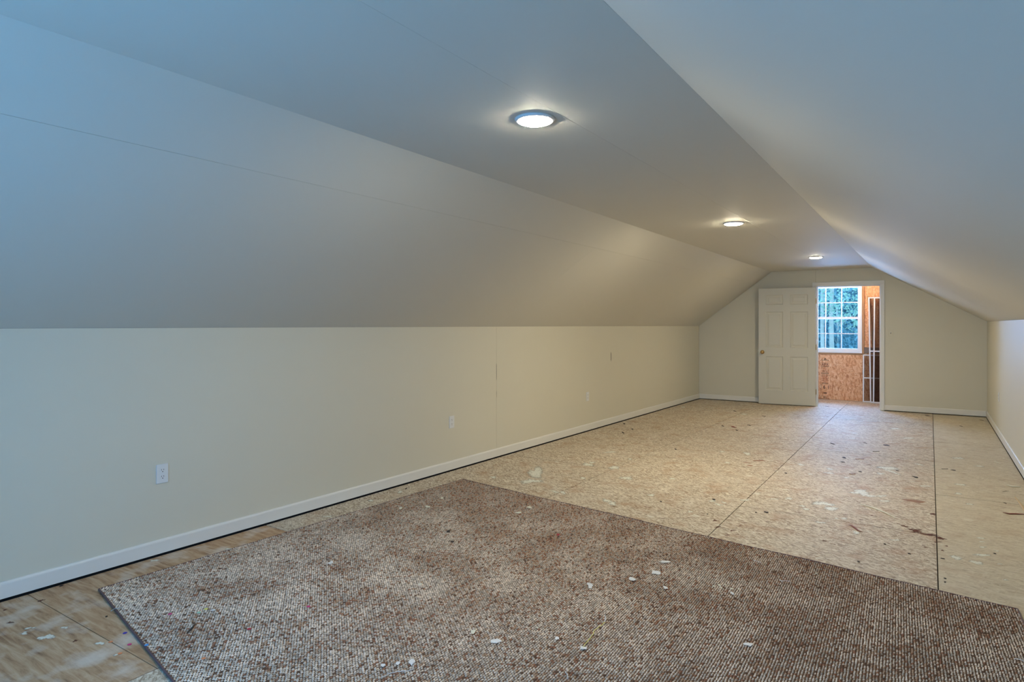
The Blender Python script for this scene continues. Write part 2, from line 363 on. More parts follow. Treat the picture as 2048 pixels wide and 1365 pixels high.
for bx in ((-4.1, DX0-JT, 0, 2.5), (DX1+JT, 1.3, 0, 2.5), (DX0-JT, DX1+JT, DZ+JT, 2.5)):
    wf.box(bx[0], bx[1], YF+.10, YF+.13, bx[2], bx[3])
wf = wf.build('wall_far', M['paint']); tag(wf, 'cream gable wall with the open doorway', kind='structure')
gable_pieces(wf, YF, (0, 1, 0), 'drywall_panel', 'paint', (DX0-JT, DX1+JT, 0, DZ+JT), .0125)

# rear gable wall behind the camera, with its window opening
RW = (-2.29, -1.09, .40, 1.70)
wb = MB()
x0, x1, z0, z1 = RW
for bx in ((-4.1, x0, -.02, 2.5), (x1, 1.3, -.02, 2.5), (x0, x1, z1, 2.5), (x0, x1, -.02, z0)):
    wb.box(bx[0], bx[1], YB-.10, YB-.03, bx[2], bx[3])
wb = wb.build('wall_back', M['paint']); tag(wb, 'cream gable wall behind the camera with a window', kind='structure')
gable_pieces(wb, YB, (0, -1, 0), 'drywall_panel', 'paint', RW, .0125)

# landing beyond the doorway: strand board shell
YH = 12.93
HX0, HX1 = -3.45, .95
W0, W1, WZ0, WZ1 = -1.945, -1.018, .868, 2.125   # window outer frame
wh = MB()
for bx in ((HX0-.2, W0, -.02, 2.6), (W1, HX1+.2, -.02, 2.6), (W0, W1, WZ1, 2.6), (W0, W1, -.02, WZ0)):
    wh.box(bx[0], bx[1], YH+.012, YH+.05, bx[2], bx[3])
wh = wh.build('wall_landing', M['dark']); tag(wh, 'orange strand board wall of the landing under the window', kind='structure')
g = .001
for bx in ((HX0, W0-.02, 0.004, 2.5), (W0-.02, -1.735, .004, WZ0), (-1.733, W1+.002, .004, WZ0), (W0-.02, W1, WZ1, 2.5), (W1+.002, HX1, .004, 1.20), (W1+.002, HX1, 1.202, 2.5)):
    MB().box(bx[0]+g, bx[1]-g, YH, YH+.012, bx[2], bx[3]-g).build('strand_board_panel', M['osb'], wh)
MB().box(W0-.02, W1+.02, YH-.004, YH, WZ0-.036, WZ0).build('sill_strip', M['lumber'], wh)
MB().box(W1+.004, W1+.036, YH-.03, YH, WZ0, 2.5).build('stud', M['lumber'], wh)
MB().box(W1+.036, HX1, YH-.03, YH, .88, .975).build('blocking', M['grey_lumber'], wh)
MB().prism([(-.86, YH, .98), (-.82, YH, .98), (-.90, YH, 1.9), (-.94, YH, 1.9)], (0, -.025, 0)).build('brace', M['lumber'], wh)
MB().box(-.70, -.66, YH-.03, YH, .98, 2.5).build('stud', M['lumber'], wh)
sh = MB().box(HX0-.03, HX0, YF+.13, YH+.05, 0, 2.6).build('wall_landing_left', M['osb_flat']); tag(sh, 'strand board side wall of the landing, left', kind='structure')
sh = MB().box(HX1, HX1+.03, YF+.13, YH+.05, 0, 2.6).build('wall_landing_right', M['osb_flat']); tag(sh, 'strand board side wall of the landing, right', kind='structure')
sh = MB().box(HX0-.03, HX1+.03, YF+.10, YH+.05, 2.5, 2.54).build('ceiling_landing', M['osb_flat']); tag(sh, 'strand board ceiling of the landing', kind='structure')

# baseboards: eased top edge, a dark slit left beneath
def baseboard(name, p, q, nrm, label):
    p, q, n = Vector(p), Vector(q), Vector(nrm)
    prof = [(0, .014), (.014, .014), (.014, .083), (.0125, .089), (.009, .094), (.004, .096), (0, .096)]
    s = MB(); k = 0
    for b_ in (p, q):
        for d, h in prof: s.v.append(tuple(b_ + n*(d-.0005) + Vector((0, 0, h))))
    L_ = len(prof)
    for i in range(L_):
        j = (i+1) % L_; s.f.append((i, j, L_+j, L_+i))
    s.f += [tuple(range(L_)), tuple(range(2*L_-1, L_-1, -1))]
    return tag(s.build(name, M['trim']), label, kind='structure')
baseboard('baseboard_left', (xl(YB)+.001, YB+.015, 0), (xl(YF)+.001, YF-.001, 0), (1, 0, 0), 'white baseboard along the left knee wall')
baseboard('baseboard_right', (XR-.001, YB+.015, 0), (XR-.001, YF-.001, 0), (-1, 0, 0), 'white baseboard along the right knee wall')
baseboard('baseboard_far_left', (xl(YF)+.016, YF, 0), (DX0-.067, YF, 0), (0, -1, 0), 'white baseboard left of the doorway')
baseboard('baseboard_far_right', (DX1+.062, YF, 0), (XR-.016, YF, 0), (0, -1, 0), 'white baseboard right of the doorway')
baseboard('baseboard_back', (xl(YB)+.001, YB, 0), (XR-.001, YB, 0), (0, 1, 0), 'white baseboard of the rear wall')

# door casing and jambs
def casing(name, x0, x1, z0, z1, label):
    s = MB().box(x0, x1, YF-.014, YF-.0005, z0, z1)
    if z1-z0 > .3: 
        xi, xo = (x0, x1) if abs(x0-DX1) < .02 else (x1, x0)
        s.box(min(xo, xo+(xi-xo)*.3), max(xo, xo+(xi-xo)*.3), YF-.019, YF-.0135, z0, z1)
    else: s.box(x0, x1, YF-.019, YF-.0135, z1-.018, z1)
    return tag(s.build(name, M['trim'], bevel=.002), label, kind='structure')
casing('trim_1', DX0-.066, DX0-.006, .004, DZ+.008, 'white casing left of the doorway')
casing('trim_2', DX1+.002, DX1+.060, .004, DZ+.008, 'white casing right of the doorway')
casing('trim_3', DX0-.066, DX1+.060, DZ+.008, DZ+.072, 'white head casing over the doorway')
dj = tag(MB().box(DX0-JT, DX0, YF-.001, YF+.131, .002, DZ+JT).build('trim_4', M['trim'], bevel=.001), 'white left door jamb', kind='structure')
dj = tag(MB().box(DX1, DX1+JT, YF-.001, YF+.131, .002, DZ+JT).build('trim_5', M['trim'], bevel=.001), 'white right door jamb', kind='structure')
MB().box(DX1-.0015, DX1, YF+.006, YF+.034, .885, .95).build('strike_plate', M['steel'], dj)
tag(MB().box(DX0, DX1, YF-.001, YF+.131, DZ, DZ+JT).build('trim_6', M['trim'], bevel=.001), 'white head jamb of the doorway', kind='structure')
for nm, bx in (('trim_7', (DX0, DX0+.011, YF+.045, YF+.08, .002, DZ)), ('trim_8', (DX1-.011, DX1, YF+.045, YF+.08, .002, DZ)), ('trim_9', (DX0+.011, DX1-.011, YF+.045, YF+.08, DZ-.011, DZ))):
    tag(MB().box(*bx).build(nm, M['trim']), 'door stop strip in the doorway', kind='structure')

# ------------------------------------------------------------------ the six-panel door, swung fully open (origin on the hinge pin)
hx, hy = -1.606, 11.690; fx_, fy_ = -2.497, 11.592
ang = math.atan2(fy_-hy, fx_-hx); DWd = math.hypot(fx_-hx, fy_-hy)
dr = empty('door_1', (hx, hy, 0), (0, 0, ang)); tag(dr, 'cream six-panel door standing open against the far wall', kind='structure')
# local x runs from hinge to free edge, local +y faces the room (towards the camera)
DH0, DH1 = .012, 2.008
SW = .115; mid = DWd/2
cx = [(SW, mid-.055), (mid+.055, DWd-SW)]
cz = [(.245, .835), (.985, 1.605), (1.725, 1.895)]
def slab():
    s = MB(); yb, yf = -.0175, .0175
    xs = [0, SW, mid-.055, mid+.055, DWd-SW, DWd]; zs = [DH0, .245, .835, .985, 1.605, 1.725, 1.895, DH1]
    for i in range(5):
        for j in range(7):
            hole = i in (1, 3) and j in (1, 3, 5)
            if not hole: s.box(xs[i], xs[i+1], yb, yf, zs[j], zs[j+1])
    me = me_from(s.v, s.f, M['door'], 'slab')
    bm = bmesh.new(); bm.from_mesh(me); bmesh.ops.remove_doubles(bm, verts=bm.verts, dist=1e-5)
    inner = [f for f in bm.faces if len(f.edges) == 4]
    seen = {}
    for f in bm.faces:
        k_ = tuple(round(c, 4) for c in f.calc_center_median()); seen.setdefault(k_, []).append(f)
    dele = [f for fs in seen.values() if len(fs) > 1 for f in fs]
    bmesh.ops.delete(bm, geom=dele, context='FACES'); bmesh.ops.recalc_face_normals(bm, faces=bm.faces); bm.to_mesh(me); bm.free()
    return link('slab', me, dr)
slab()
for a, b in cx:
    for z0, z1 in cz:
        s = MB(); n_ = 0
        # moulded raised panel: steps from the frame down to a groove and up to a raised field, both faces
        for sg in (1, -1):
            rings = [(0, .0172), (.012, .0085), (.022, .0075), (.034, .0085), (.052, .0135), (.054, .0138)]
            k = len(s.v)
            for d, yy in rings: s.v += [(a+d, sg*yy, z0+d), (b-d, sg*yy, z0+d), (b-d, sg*yy, z1-d), (a+d, sg*yy, z1-d)]
            for i in range(len(rings)-1):
                for j in range(4):
                    q = (j+1) % 4; s.f.append((k+i*4+j, k+i*4+q, k+i*4+4+q, k+i*4+4+j))
            e = k+4*(len(rings)-1); s.f.append((e, e+1, e+2, e+3))
        s.build('door_panel', M['door'], dr)
for sg, nm in ((1, 'door_knob'), (-1, 'door_knob')):
    k = MB().lathe([(.033, .0), (.033, .004), (.028, .009), (.013, .012), (.011, .026), (.017, .030), (.026, .036), (.029, .045), (.027, .054), (.018, .060), (.004, .062)], 20, 'Y')
    if sg < 0: k.v = [(x, -y, z) for x, y, z in k.v]
    o = k.build(nm, M['brass'], dr, loc=(DWd-.062, sg*.0178, .905), smooth=True); o['label'] = 'aged brass door knob'
MB().box(DWd, DWd+.0015, -.012, .012, .876, .934).build('latch_plate', M['brass'], dr)
MB().box(DWd+.0015, DWd+.012, -.006, .006, .897, .913).build('latch_bolt', M['brass'], dr)
for z in (.25, 1.0, 1.78):
    MB().lathe([(.006, 0), (.006, .09)], 10).build('hinge', M['brass'], dr, loc=(-.007, -.012, z-.045))

# ------------------------------------------------------------------ windows
def window(name, x0, x1, z0, z1, y, out, label, frame=.052):
    """double-hung, three by two panes per sash; out=+1: outside is towards +y"""
    e = empty(name, (0, 0, 0)); tag(e, label, kind='structure')
    def bx(s, a, b, d0, d1, c, d): s.box(a, b, min(y+out*d0, y+out*d1), max(y+out*d0, y+out*d1), c, d)
    s = MB()
    f = frame*.62
    bx(s, x0, x0+f, -.012, .075, z0, z1); bx(s, x1-f, x1, -.012, .075, z0, z1); bx(s, x0, x1, -.012, .075, z0, z0+f); bx(s, x0, x1, -.012, .075, z1-f, z1)
    s.build('window_frame', M['vinyl'], e, bevel=.002)
    a, b, c, d = x0+f, x1-f, z0+f, z1-f
    zm = c + (d-c)*.505
    for (q0, q1, dep, nm) in ((c, zm+.022, .008, 'lower_sash'), (zm-.022, d, .042, 'upper_sash')):
        s = MB(); r = .038; ra = .05 if nm[0] == 'l' else .038
        bx(s, a, a+r, dep, dep+.03, q0, q1); bx(s, b-r, b, dep, dep+.03, q0, q1)
        bx(s, a+r, b-r, dep, dep+.03, q0, q0+ra); bx(s, a+r, b-r, dep, dep+.03, q1-r, q1)
        sa = s.build(nm, M['vinyl'], e, bevel=.0015)
        ga, gb, gc, gd = a+r, b-r, q0+ra, q1-r
        s = MB()
        for k in (1, 2):
            xx = ga + (gb-ga)*k/3; bx(s, xx-.008, xx+.008, dep+.009, dep+.021, gc, gd)
        zz = (gc+gd)/2; bx(s, ga, gb, dep+.0095, dep+.0205, zz-.008, zz+.008)
        s.build('grille', M['vinyl'], sa)
        for i in range(3):
            for j in range(2):
                xa = ga+(gb-ga)*i/3+.008*(i > 0); xb = ga+(gb-ga)*(i+1)/3-.008*(i < 2)
                za = gc+(gd-gc)*j/2+.008*(j > 0); zb2 = gc+(gd-gc)*(j+1)/2-.008*(j < 1)
                s = MB(); bx(s, xa, xb, dep+.0135, dep+.0165, za, zb2); s.build('pane', M['glass'], sa)
    return e
window('window_1', W0, W1, WZ0, WZ1, YH, 1, 'white double-hung window with grilles on the landing', .05)
window('window_2', RW[0]+.002, RW[1]-.002, RW[2]+.002, RW[3]-.002, YB-.01, -1, 'white double-hung window in the rear wall')
# inner casing strip of the landing window (bright vinyl flange)
s = MB(); s.box(W0, W1, YH-.016, YH-.0125, WZ0, WZ0+.03)
s.build('trim_10', M['vinyl']); tag(bpy.data.objects['trim_10'], 'white sill strip of the landing window', kind='structure')

# ------------------------------------------------------------------ recessed downlights
def downlight(loc, label, lens='lens'):
    e = empty('downlight', loc, label=label, cat='ceiling light', group='recessed downlights in the flat ceiling')
    MB().lathe([(.076, -.0002), (.076, -.0095), (.079, -.0118), (.086, -.010), (.092, -.0002)], 40).build('trim_ring', M['ring'], e, smooth=True)
    MB().lathe([(.0755, -.001), (.0755, -.010), (.070, -.015), (.05, -.019), (.025, -.021), (.003, -.0215)], 40).build('lens', M[lens], e, smooth=True)
    return e
d1 = downlight((-1.483, 2.43, ZC), 'nearest and largest glowing round downlight in the flat ceiling', 'lens_cool')
def copy_tree(o, loc, label):
    c = o.copy(); col.objects.link(c); c.location = loc; c['label'] = label
    for ch in list(o.children):
        k = ch.copy(); col.objects.link(k); k.parent = c
        for g_ in list(ch.children):
            kk = g_.copy(); col.objects.link(kk); kk.parent = k
    return c
d2 = downlight((-1.490, 5.904, ZC), 'middle one of the three glowing round downlights')
d3 = downlight((-1.30, 9.48, ZC), 'farthest glowing round downlight, just before the door wall', 'lens_dim')

e = empty('added_bulb_lamp', (-1.25, 12.05, 2.5), label='added unseen bare bulb on the landing ceiling, brightening the strand board', cat='ceiling light')  # added lamp, hidden from the camera, lifts the orange landing boards
MB().lathe([(.055, 0), (.055, -.012), (.032, -.022), (.026, -.05)], 24).build('added_lamp_holder', M['ring'], e, smooth=True)
MB().lathe([(.014, -.045), (.016, -.06), (.028, -.085), (.030, -.100), (.022, -.120), (.003, -.128)], 20).build('bulb', M['added_bulb_glow'], e, smooth=True)
# ------------------------------------------------------------------ outlets and switch
def outlet(loc, rz, label):
    e = empty('wall_outlet', loc, (0, 0, rz), label=label, cat='outlet', group='duplex outlets on the knee walls')
    # faces local +x
    s = MB(); s.prism([(0, -.035, -.057), (0, .035, -.057), (0, .035, .057), (0, -.035, .057)], (.0055, 0, 0))
    s.build('cover_plate', M['plastic'], e, bevel=.0018)
    for z in (.0195, -.0195):
        pts = []
        for i in range(24):
            a = 2*PI*i/24; pts.append((.0054, max(-.0165, min(.0165, .0175*math.cos(a))), z + max(-.0135, min(.0135, .0175*math.sin(a)))))
        r = MB().prism(pts, (.0018, 0, 0)).build('receptacle', M['plastic'], e)
        s = MB().box(.0071, .0076, -.0075, -.0052, z-.0005, z+.0085).box(.0071, .0076, .0052, .0075, z+.0003, z+.0078)
        s.prism([(.0071, .0029*math.cos(2*PI*i/10), z-.0072+.0029*math.sin(2*PI*i/10)) for i in range(10)], (.0005, 0, 0))
        s.build('slots', M['black'], r)
    MB().lathe([(.0032, .0054), (.0032, .0066), (.0012, .0072)], 12, 'X').build('screw', M['plastic'], e)
    return e
wa = math.atan(.0261)
outlet((xl(2.005)+.0002, 2.005, .487), -wa, 'white duplex outlet nearest the camera, on the left wall beside the rug')
outlet((xl(4.67)+.0002, 4.67, .460), -wa, 'small cream-white outlet on the left wall, left of the long wall crack')
outlet((xl(7.375)+.0002, 7.375, .450), -wa, 'farthest small outlet on the left wall, right of the long wall crack')
outlet((XR-.0002, 9.82, .486), PI, 'outlet on the right knee wall near the far corner')
e = empty('light_switch', (-.522, YF-.0002, 1.250), (0, 0, -PI/2), label='cream toggle light switch on the far wall right of the doorway', cat='switch')
MB().box(0, .0055, -.035, .035, -.057, .057).build('cover_plate', M['paint'], e, bevel=.0018)
MB().box(.0055, .0065, -.006, .006, -.013, .013).build('toggle_slot', M['crack'], e)
MB().prism([(.006, -.004, -.002), (.006, .004, -.002), (.006, .004, .009), (.006, -.004, .009)], (.012, 0, .006)).build('toggle', M['plastic'], e)
for z in (.030, -.030): MB().lathe([(.003, .0054), (.003, .0064), (.001, .007)], 10, 'X').build('screw', M['plastic'], e, loc=(0, 0, z))

# ------------------------------------------------------------------ insect screens on the landing
def screen(x, wdt, h, y, lean, roll, rails, label, stile=.02):
    e = empty('insect_screen', (x, y, .004), (lean, roll, 0), label=label, cat='window screen')
    s = MB(); d = .009
    MB().box(0, stile, 0, d, 0, h).build('stile', M['alu'], e, bevel=.001)
    MB().box(wdt-stile, wdt, 0, d, 0, h).build('stile', M['alu'], e, bevel=.001)
    zs = [0] + rails + [h-stile]
    for z in zs: MB().box(stile, wdt-stile, 0, d, z, z+stile).build('rail', M['alu'], e, bevel=.001)
    zz = sorted(zs)
    for a, b in zip(zz, zz[1:]): MB().box(stile, wdt-stile, .004, .005, a+stile, b).build('screen_mesh', M['mesh'], e)
    return e
screen(-1.000, .72, .845, 12.84, -.045, 0, [.42], 'short white-framed insect screen leaning behind the two tall ones', .020)
MB().box(-.0045, 0, .0, .008, .50, .56).build('spring_clip', M['steel'], bpy.data.objects['insect_screen']); MB().box(-.0045, 0, .0, .008, .20, .25).build('spring_clip', M['steel'], bpy.data.objects['insect_screen'])
screen(-.882, .62, 1.865, 12.775, -.036, -.018, [.90], 'tall white-framed insect screen whose left stile leans outward', .021)
screen(-.838, .60, 1.862, 12.755, -.036, .006, [.90], 'tall white-framed insect screen nearest the door jamb', .021)

# ------------------------------------------------------------------ stamped lettering on the strand board under the window
def stamp(x, z, wd, h, m='ink', name='stamp'):
    return (x-wd/2, x+wd/2, YH-.0008, YH-.0001, z-h/2, z+h/2)
def text_mesh(txt, size, x, z, m, rot=0, sx=1):
    cu = bpy.data.curves.new('t', 'FONT'); cu.body = txt; cu.size = size; cu.align_x = 'CENTER'; cu.align_y = 'CENTER'; cu.offset = size*.012
    o = bpy.data.objects.new('t', cu); col.objects.link(o); bpy.context.view_layer.update()
    me = bpy.data.meshes.new_from_object(o.evaluated_get(bpy.context.evaluated_depsgraph_get())); bpy.data.objects.remove(o)
    for v in me.vertices:
        x_, z_ = v.co.x*sx, v.co.y; c, s_ = math.cos(rot), math.sin(rot)
        v.co = (x + x_*c - z_*s_, YH-.0006, z + x_*s_ + z_*c)
    me.materials.clear(); me.materials.append(m); me.update()
    return link('stamped_lettering', me, wh)
SX = -1.618
s = MB(); s.prism([(SX-.02, YH-.0008, .737), (SX+.022, YH-.0008, .737), (SX+.002, YH-.0008, .768)], (0, .0006, 0))
for z, wd, h in ((.727, .125, .005), (.716, .11, .003), (.674, .135, .005), (.612, .135, .007), (.598, .12, .003), (.492, .12, .007), (.478, .135, .006), (.462, .10, .003), (.445, .145, .004), (.300, .105, .008), (.286, .125, .003)):
    s.box(*stamp(SX, z, wd, h))
s.build('stamped_mark', M['ink'], wh)
text_mesh('APA', .055, SX, .642, M['ink'], sx=1.15)
text_mesh('RATED SHEATHING', .019, SX, .822, M['redink']); text_mesh('STUD', .030, SX, .562, M['redink'])
text_mesh('24/16', .035, SX, .522, M['ink']); 
text_mesh('EXPOSURE 1', .026, SX, .418, M['redink'], sx=.85); text_mesh('SIZED FOR', .026, SX, .385, M['redink'], sx=.95); text_mesh('SPACING', .028, SX, .350, M['redink']); text_mesh('000', .024, SX, .322, M['redink'])
text_mesh('6', .092, SX-.012, .225, M['ink'], sx=.72); text_mesh('1', .092, SX+.055, .225, M['ink'], sx=.72)
text_mesh('8', .078, SX+.005, .118, M['ink'], rot=PI/2, sx=.85)
s = MB()
for dx, dz in ((-.072, .275), (-.060, .262), (-.083, .250), (-.066, .238), (-.058, .215), (-.080, .205), (-.062, .190)):
    s.prism([(SX+dx+.006*math.cos(i), YH-.0008, dz+.006*math.sin(i)) for i in (0, 1.2, 2.4, 3.7, 5)], (0, .0006, 0))
s.box(*stamp(SX-.064, .040, .004, .05)).box(*stamp(SX, .064, .125, .004)).box(*stamp(SX, .016, .125, .005)).box(*stamp(SX+.06, .03, .006, .02))
s.build('stamped_mark', M['ink'], wh)
text_mesh('MILL', .034, SX+.005, .040, M['ink'])

# ------------------------------------------------------------------ the rug: backing, binding, looped pile
RA, RB, RC, RD = Vector((-3.596, 1.553, 0)), Vector((-3.46, 4.436, 0)), Vector((.352, 3.889, 0)), Vector((.50, .70, 0))
rug = empty('area_rug', ((RA+RB+RC+RD)/4), label='large brown and cream looped rug lying askew on the strand board floor', cat='rug')
ro = rug.location.copy()
def rp(u, v, z=0): # u: across A->D, v: along A->B
    p = (RA*(1-u)+RD*u)*(1-v) + (RB*(1-u)+RC*u)*v; return Vector((p.x, p.y, z)) - ro
def edge(n, f, z): return [f(i/n, z) for i in range(n+1)]
wob = lambda t, k: .004*math.sin(t*17+k)+.003*math.sin(t*41+2*k)
s = MB(); n_ = 24
ring = []
for i in range(n_): ring.append(rp(0, i/n_))
for i in range(n_): ring.append(rp(i/n_, 1) + Vector((0, wob(i/n_, 1), 0)))
for i in range(n_): ring.append(rp(1, 1-i/n_))
for i in range(n_): ring.append(rp(1-i/n_, 0))
s.prism([p + Vector((0, 0, .001)) for p in ring], (0, 0, .005)); s.build('backing', M['backing'], rug)
s = MB().tube([p + Vector((0, 0, .0062)) for p in ring] + [ring[0] + Vector((0, 0, .0062))], .0052, 8, caps=False); b_ = s.build('edge_binding', M['binding'], rug, smooth=True); b_['label'] = 'purple-brown bound edge'
# pile: one low loop per stitch, rows running with the long left edge
nu = int((RB-RC).length/.0108); nv = int((RA-RB).length/.0140)
U, V = np.meshgrid((np.arange(nu)+.5)/nu, (np.arange(nv)+.5)/nv, indexing='ij')
V = V + ((np.arange(nu) % 2)*.5/nv)[:, None]
U = U + np.random.uniform(-.12, .12, U.shape)/nu; V = V + np.random.uniform(-.12, .12, V.shape)/nv
mask = (V < 1-.2/nv); U, V = U[mask], V[mask]; n = U.size
a_, b_, c_, d_ = [np.array(p) for p in (RA, RB, RC, RD)]
P = ((a_[None]*(1-U)[:, None]+d_[None]*U[:, None])*(1-V)[:, None] + (b_[None]*(1-U)[:, None]+c_[None]*U[:, None])*V[:, None]) - np.array(ro)
# unit loop: 6-gon base, 6-gon shoulder, tip ; skewed so that each loop lies diagonally
aa = np.arange(6)/6*2*PI
base = np.stack([np.cos(aa)*.0041, np.sin(aa)*.0070, np.full(6, .0045)], 1)
sh_ = np.stack([np.cos(aa)*.0028, np.sin(aa)*.0048, np.full(6, .0098)], 1)
unit = np.concatenate([base, sh_, [[0, 0, .0120]]])
th_ = .40 + np.random.uniform(-.22, .22, n); sc_ = np.random.uniform(.85, 1.15, n)
ct, st = np.cos(th_)[:, None], np.sin(th_)[:, None]
ux = unit[None, :, 0]*np.random.uniform(.75, 1.0, n)[:, None]; uy = unit[None, :, 1]*sc_[:, None]
VX = P[:, 0, None] + ux*ct + uy*st; VY = P[:, 1, None] - ux*st + uy*ct
VZ = unit[None, :, 2]*np.ones(n)[:, None]; VZ[:, 6:] += np.random.uniform(-.0012, .0012, n)[:, None]
co = np.stack([VX, VY, VZ], 2).reshape(-1, 3)
tri = []
for j in range(6):
    q = (j+1) % 6; tri += [(j, q, 6+q), (j, 6+q, 6+j), (6+j, 6+q, 12)]
tri = np.array(tri); F_ = (tri[None] + (np.arange(n)*13)[:, None, None]).reshape(-1, 3)
me = bpy.data.meshes.new('pile'); me.vertices.add(len(co)); me.vertices.foreach_set('co', co.ravel().astype(np.float32))
me.loops.add(F_.size); me.loops.foreach_set('vertex_index', F_.ravel().astype(np.int32)); me.polygons.add(len(F_))
me.polygons.foreach_set('loop_start', np.arange(0, F_.size, 3, dtype=np.int32)); me.polygons.foreach_set('loop_total', np.full(len(F_), 3, dtype=np.int32))
me.update(calc_edges=True); me.polygons.foreach_set('use_smooth', np.ones(len(F_), dtype=bool))
clump = np.array([noise.noise(Vector((x*3.2, y*3.2, 1))) + .6*noise.noise(Vector((x*11, y*11, 4))) for x, y in P[:, :2]])
rnd = np.random.rand(n)
pd = np.clip(.22 + .34*clump + .28*np.clip(V*1.7-.75, 0, 1)*(1-.5*U), .04, .7)  # browner toward far left: redder rug edge plus dimness put into the colour
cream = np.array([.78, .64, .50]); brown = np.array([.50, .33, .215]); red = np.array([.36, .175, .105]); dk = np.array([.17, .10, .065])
C_ = np.where((rnd < pd)[:, None], brown[None], cream[None]*(np.random.uniform(.58, 1.15, n)*np.clip(1-.35*clump, .7, 1.15)*(1-.42*V*(1-U)))[:, None])  # cream darkened toward the far-left corner, weaker lamplight painted into the loops
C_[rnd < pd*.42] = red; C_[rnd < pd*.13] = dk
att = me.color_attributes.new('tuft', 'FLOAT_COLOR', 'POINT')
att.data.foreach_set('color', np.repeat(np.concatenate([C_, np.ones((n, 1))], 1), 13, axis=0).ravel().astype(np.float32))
m = bpy.data.materials.new('looped_wool'); m.use_nodes = True; t = m.node_tree; bsdf = t.nodes['Principled BSDF']
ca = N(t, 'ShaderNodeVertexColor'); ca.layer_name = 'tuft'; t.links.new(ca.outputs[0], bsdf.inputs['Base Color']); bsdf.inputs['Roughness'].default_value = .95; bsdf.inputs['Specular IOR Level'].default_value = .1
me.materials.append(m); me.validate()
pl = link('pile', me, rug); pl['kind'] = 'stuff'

# ------------------------------------------------------------------ paint spots and stains stuck to the boards (parts of the floor)
def blob(x, y, rx_, ry_, m, name, jag=.35, rot=0, n=16, seed=0):
    rr = random.Random(seed*31+int(x*100)*7+int(y*100)); ph = [rr.uniform(0, 6.3) for _ in range(4)]
    rx_ *= 1.12; ry_ *= 1.12; v = [(x, y, .0009)]; fade = [1]; fc = []; c, s_ = math.cos(rot), math.sin(rot)
    rad = [1 + jag*(.5*math.sin(2*2*PI*i/n+ph[0])+.35*math.sin(3*2*PI*i/n+ph[1])+.3*math.sin(5*2*PI*i/n+ph[2])) + rr.uniform(-jag, jag)*.35 for i in range(n)]
    for k_, (f, z, fd) in enumerate(((.55, .0009, .75), (1, .0006, -.25), (1, .00005, -.25))):
        for i in range(n):
            a = 2*PI*i/n; px, py = rx_*rad[i]*f*math.cos(a), ry_*rad[i]*f*math.sin(a)
            v.append((x+px*c-py*s_, y+px*s_+py*c, z)); fade.append(fd)
    for i in range(n):
        q = (i+1) % n; fc += [(0, 1+i, 1+q), (1+i, 1+n+i, 1+n+q, 1+q), (1+n+i, 1+2*n+i, 1+2*n+q, 1+n+q)]
    me = me_from(v, fc, M[m], name); at = me.color_attributes.new('fade', 'FLOAT_COLOR', 'POINT')
    at.data.foreach_set('color', np.array([[f_, f_, f_, 1] for f_ in fade], dtype=np.float32).ravel())
    return link(name, me, fl)
CAMROT = math.atan(836/1264)
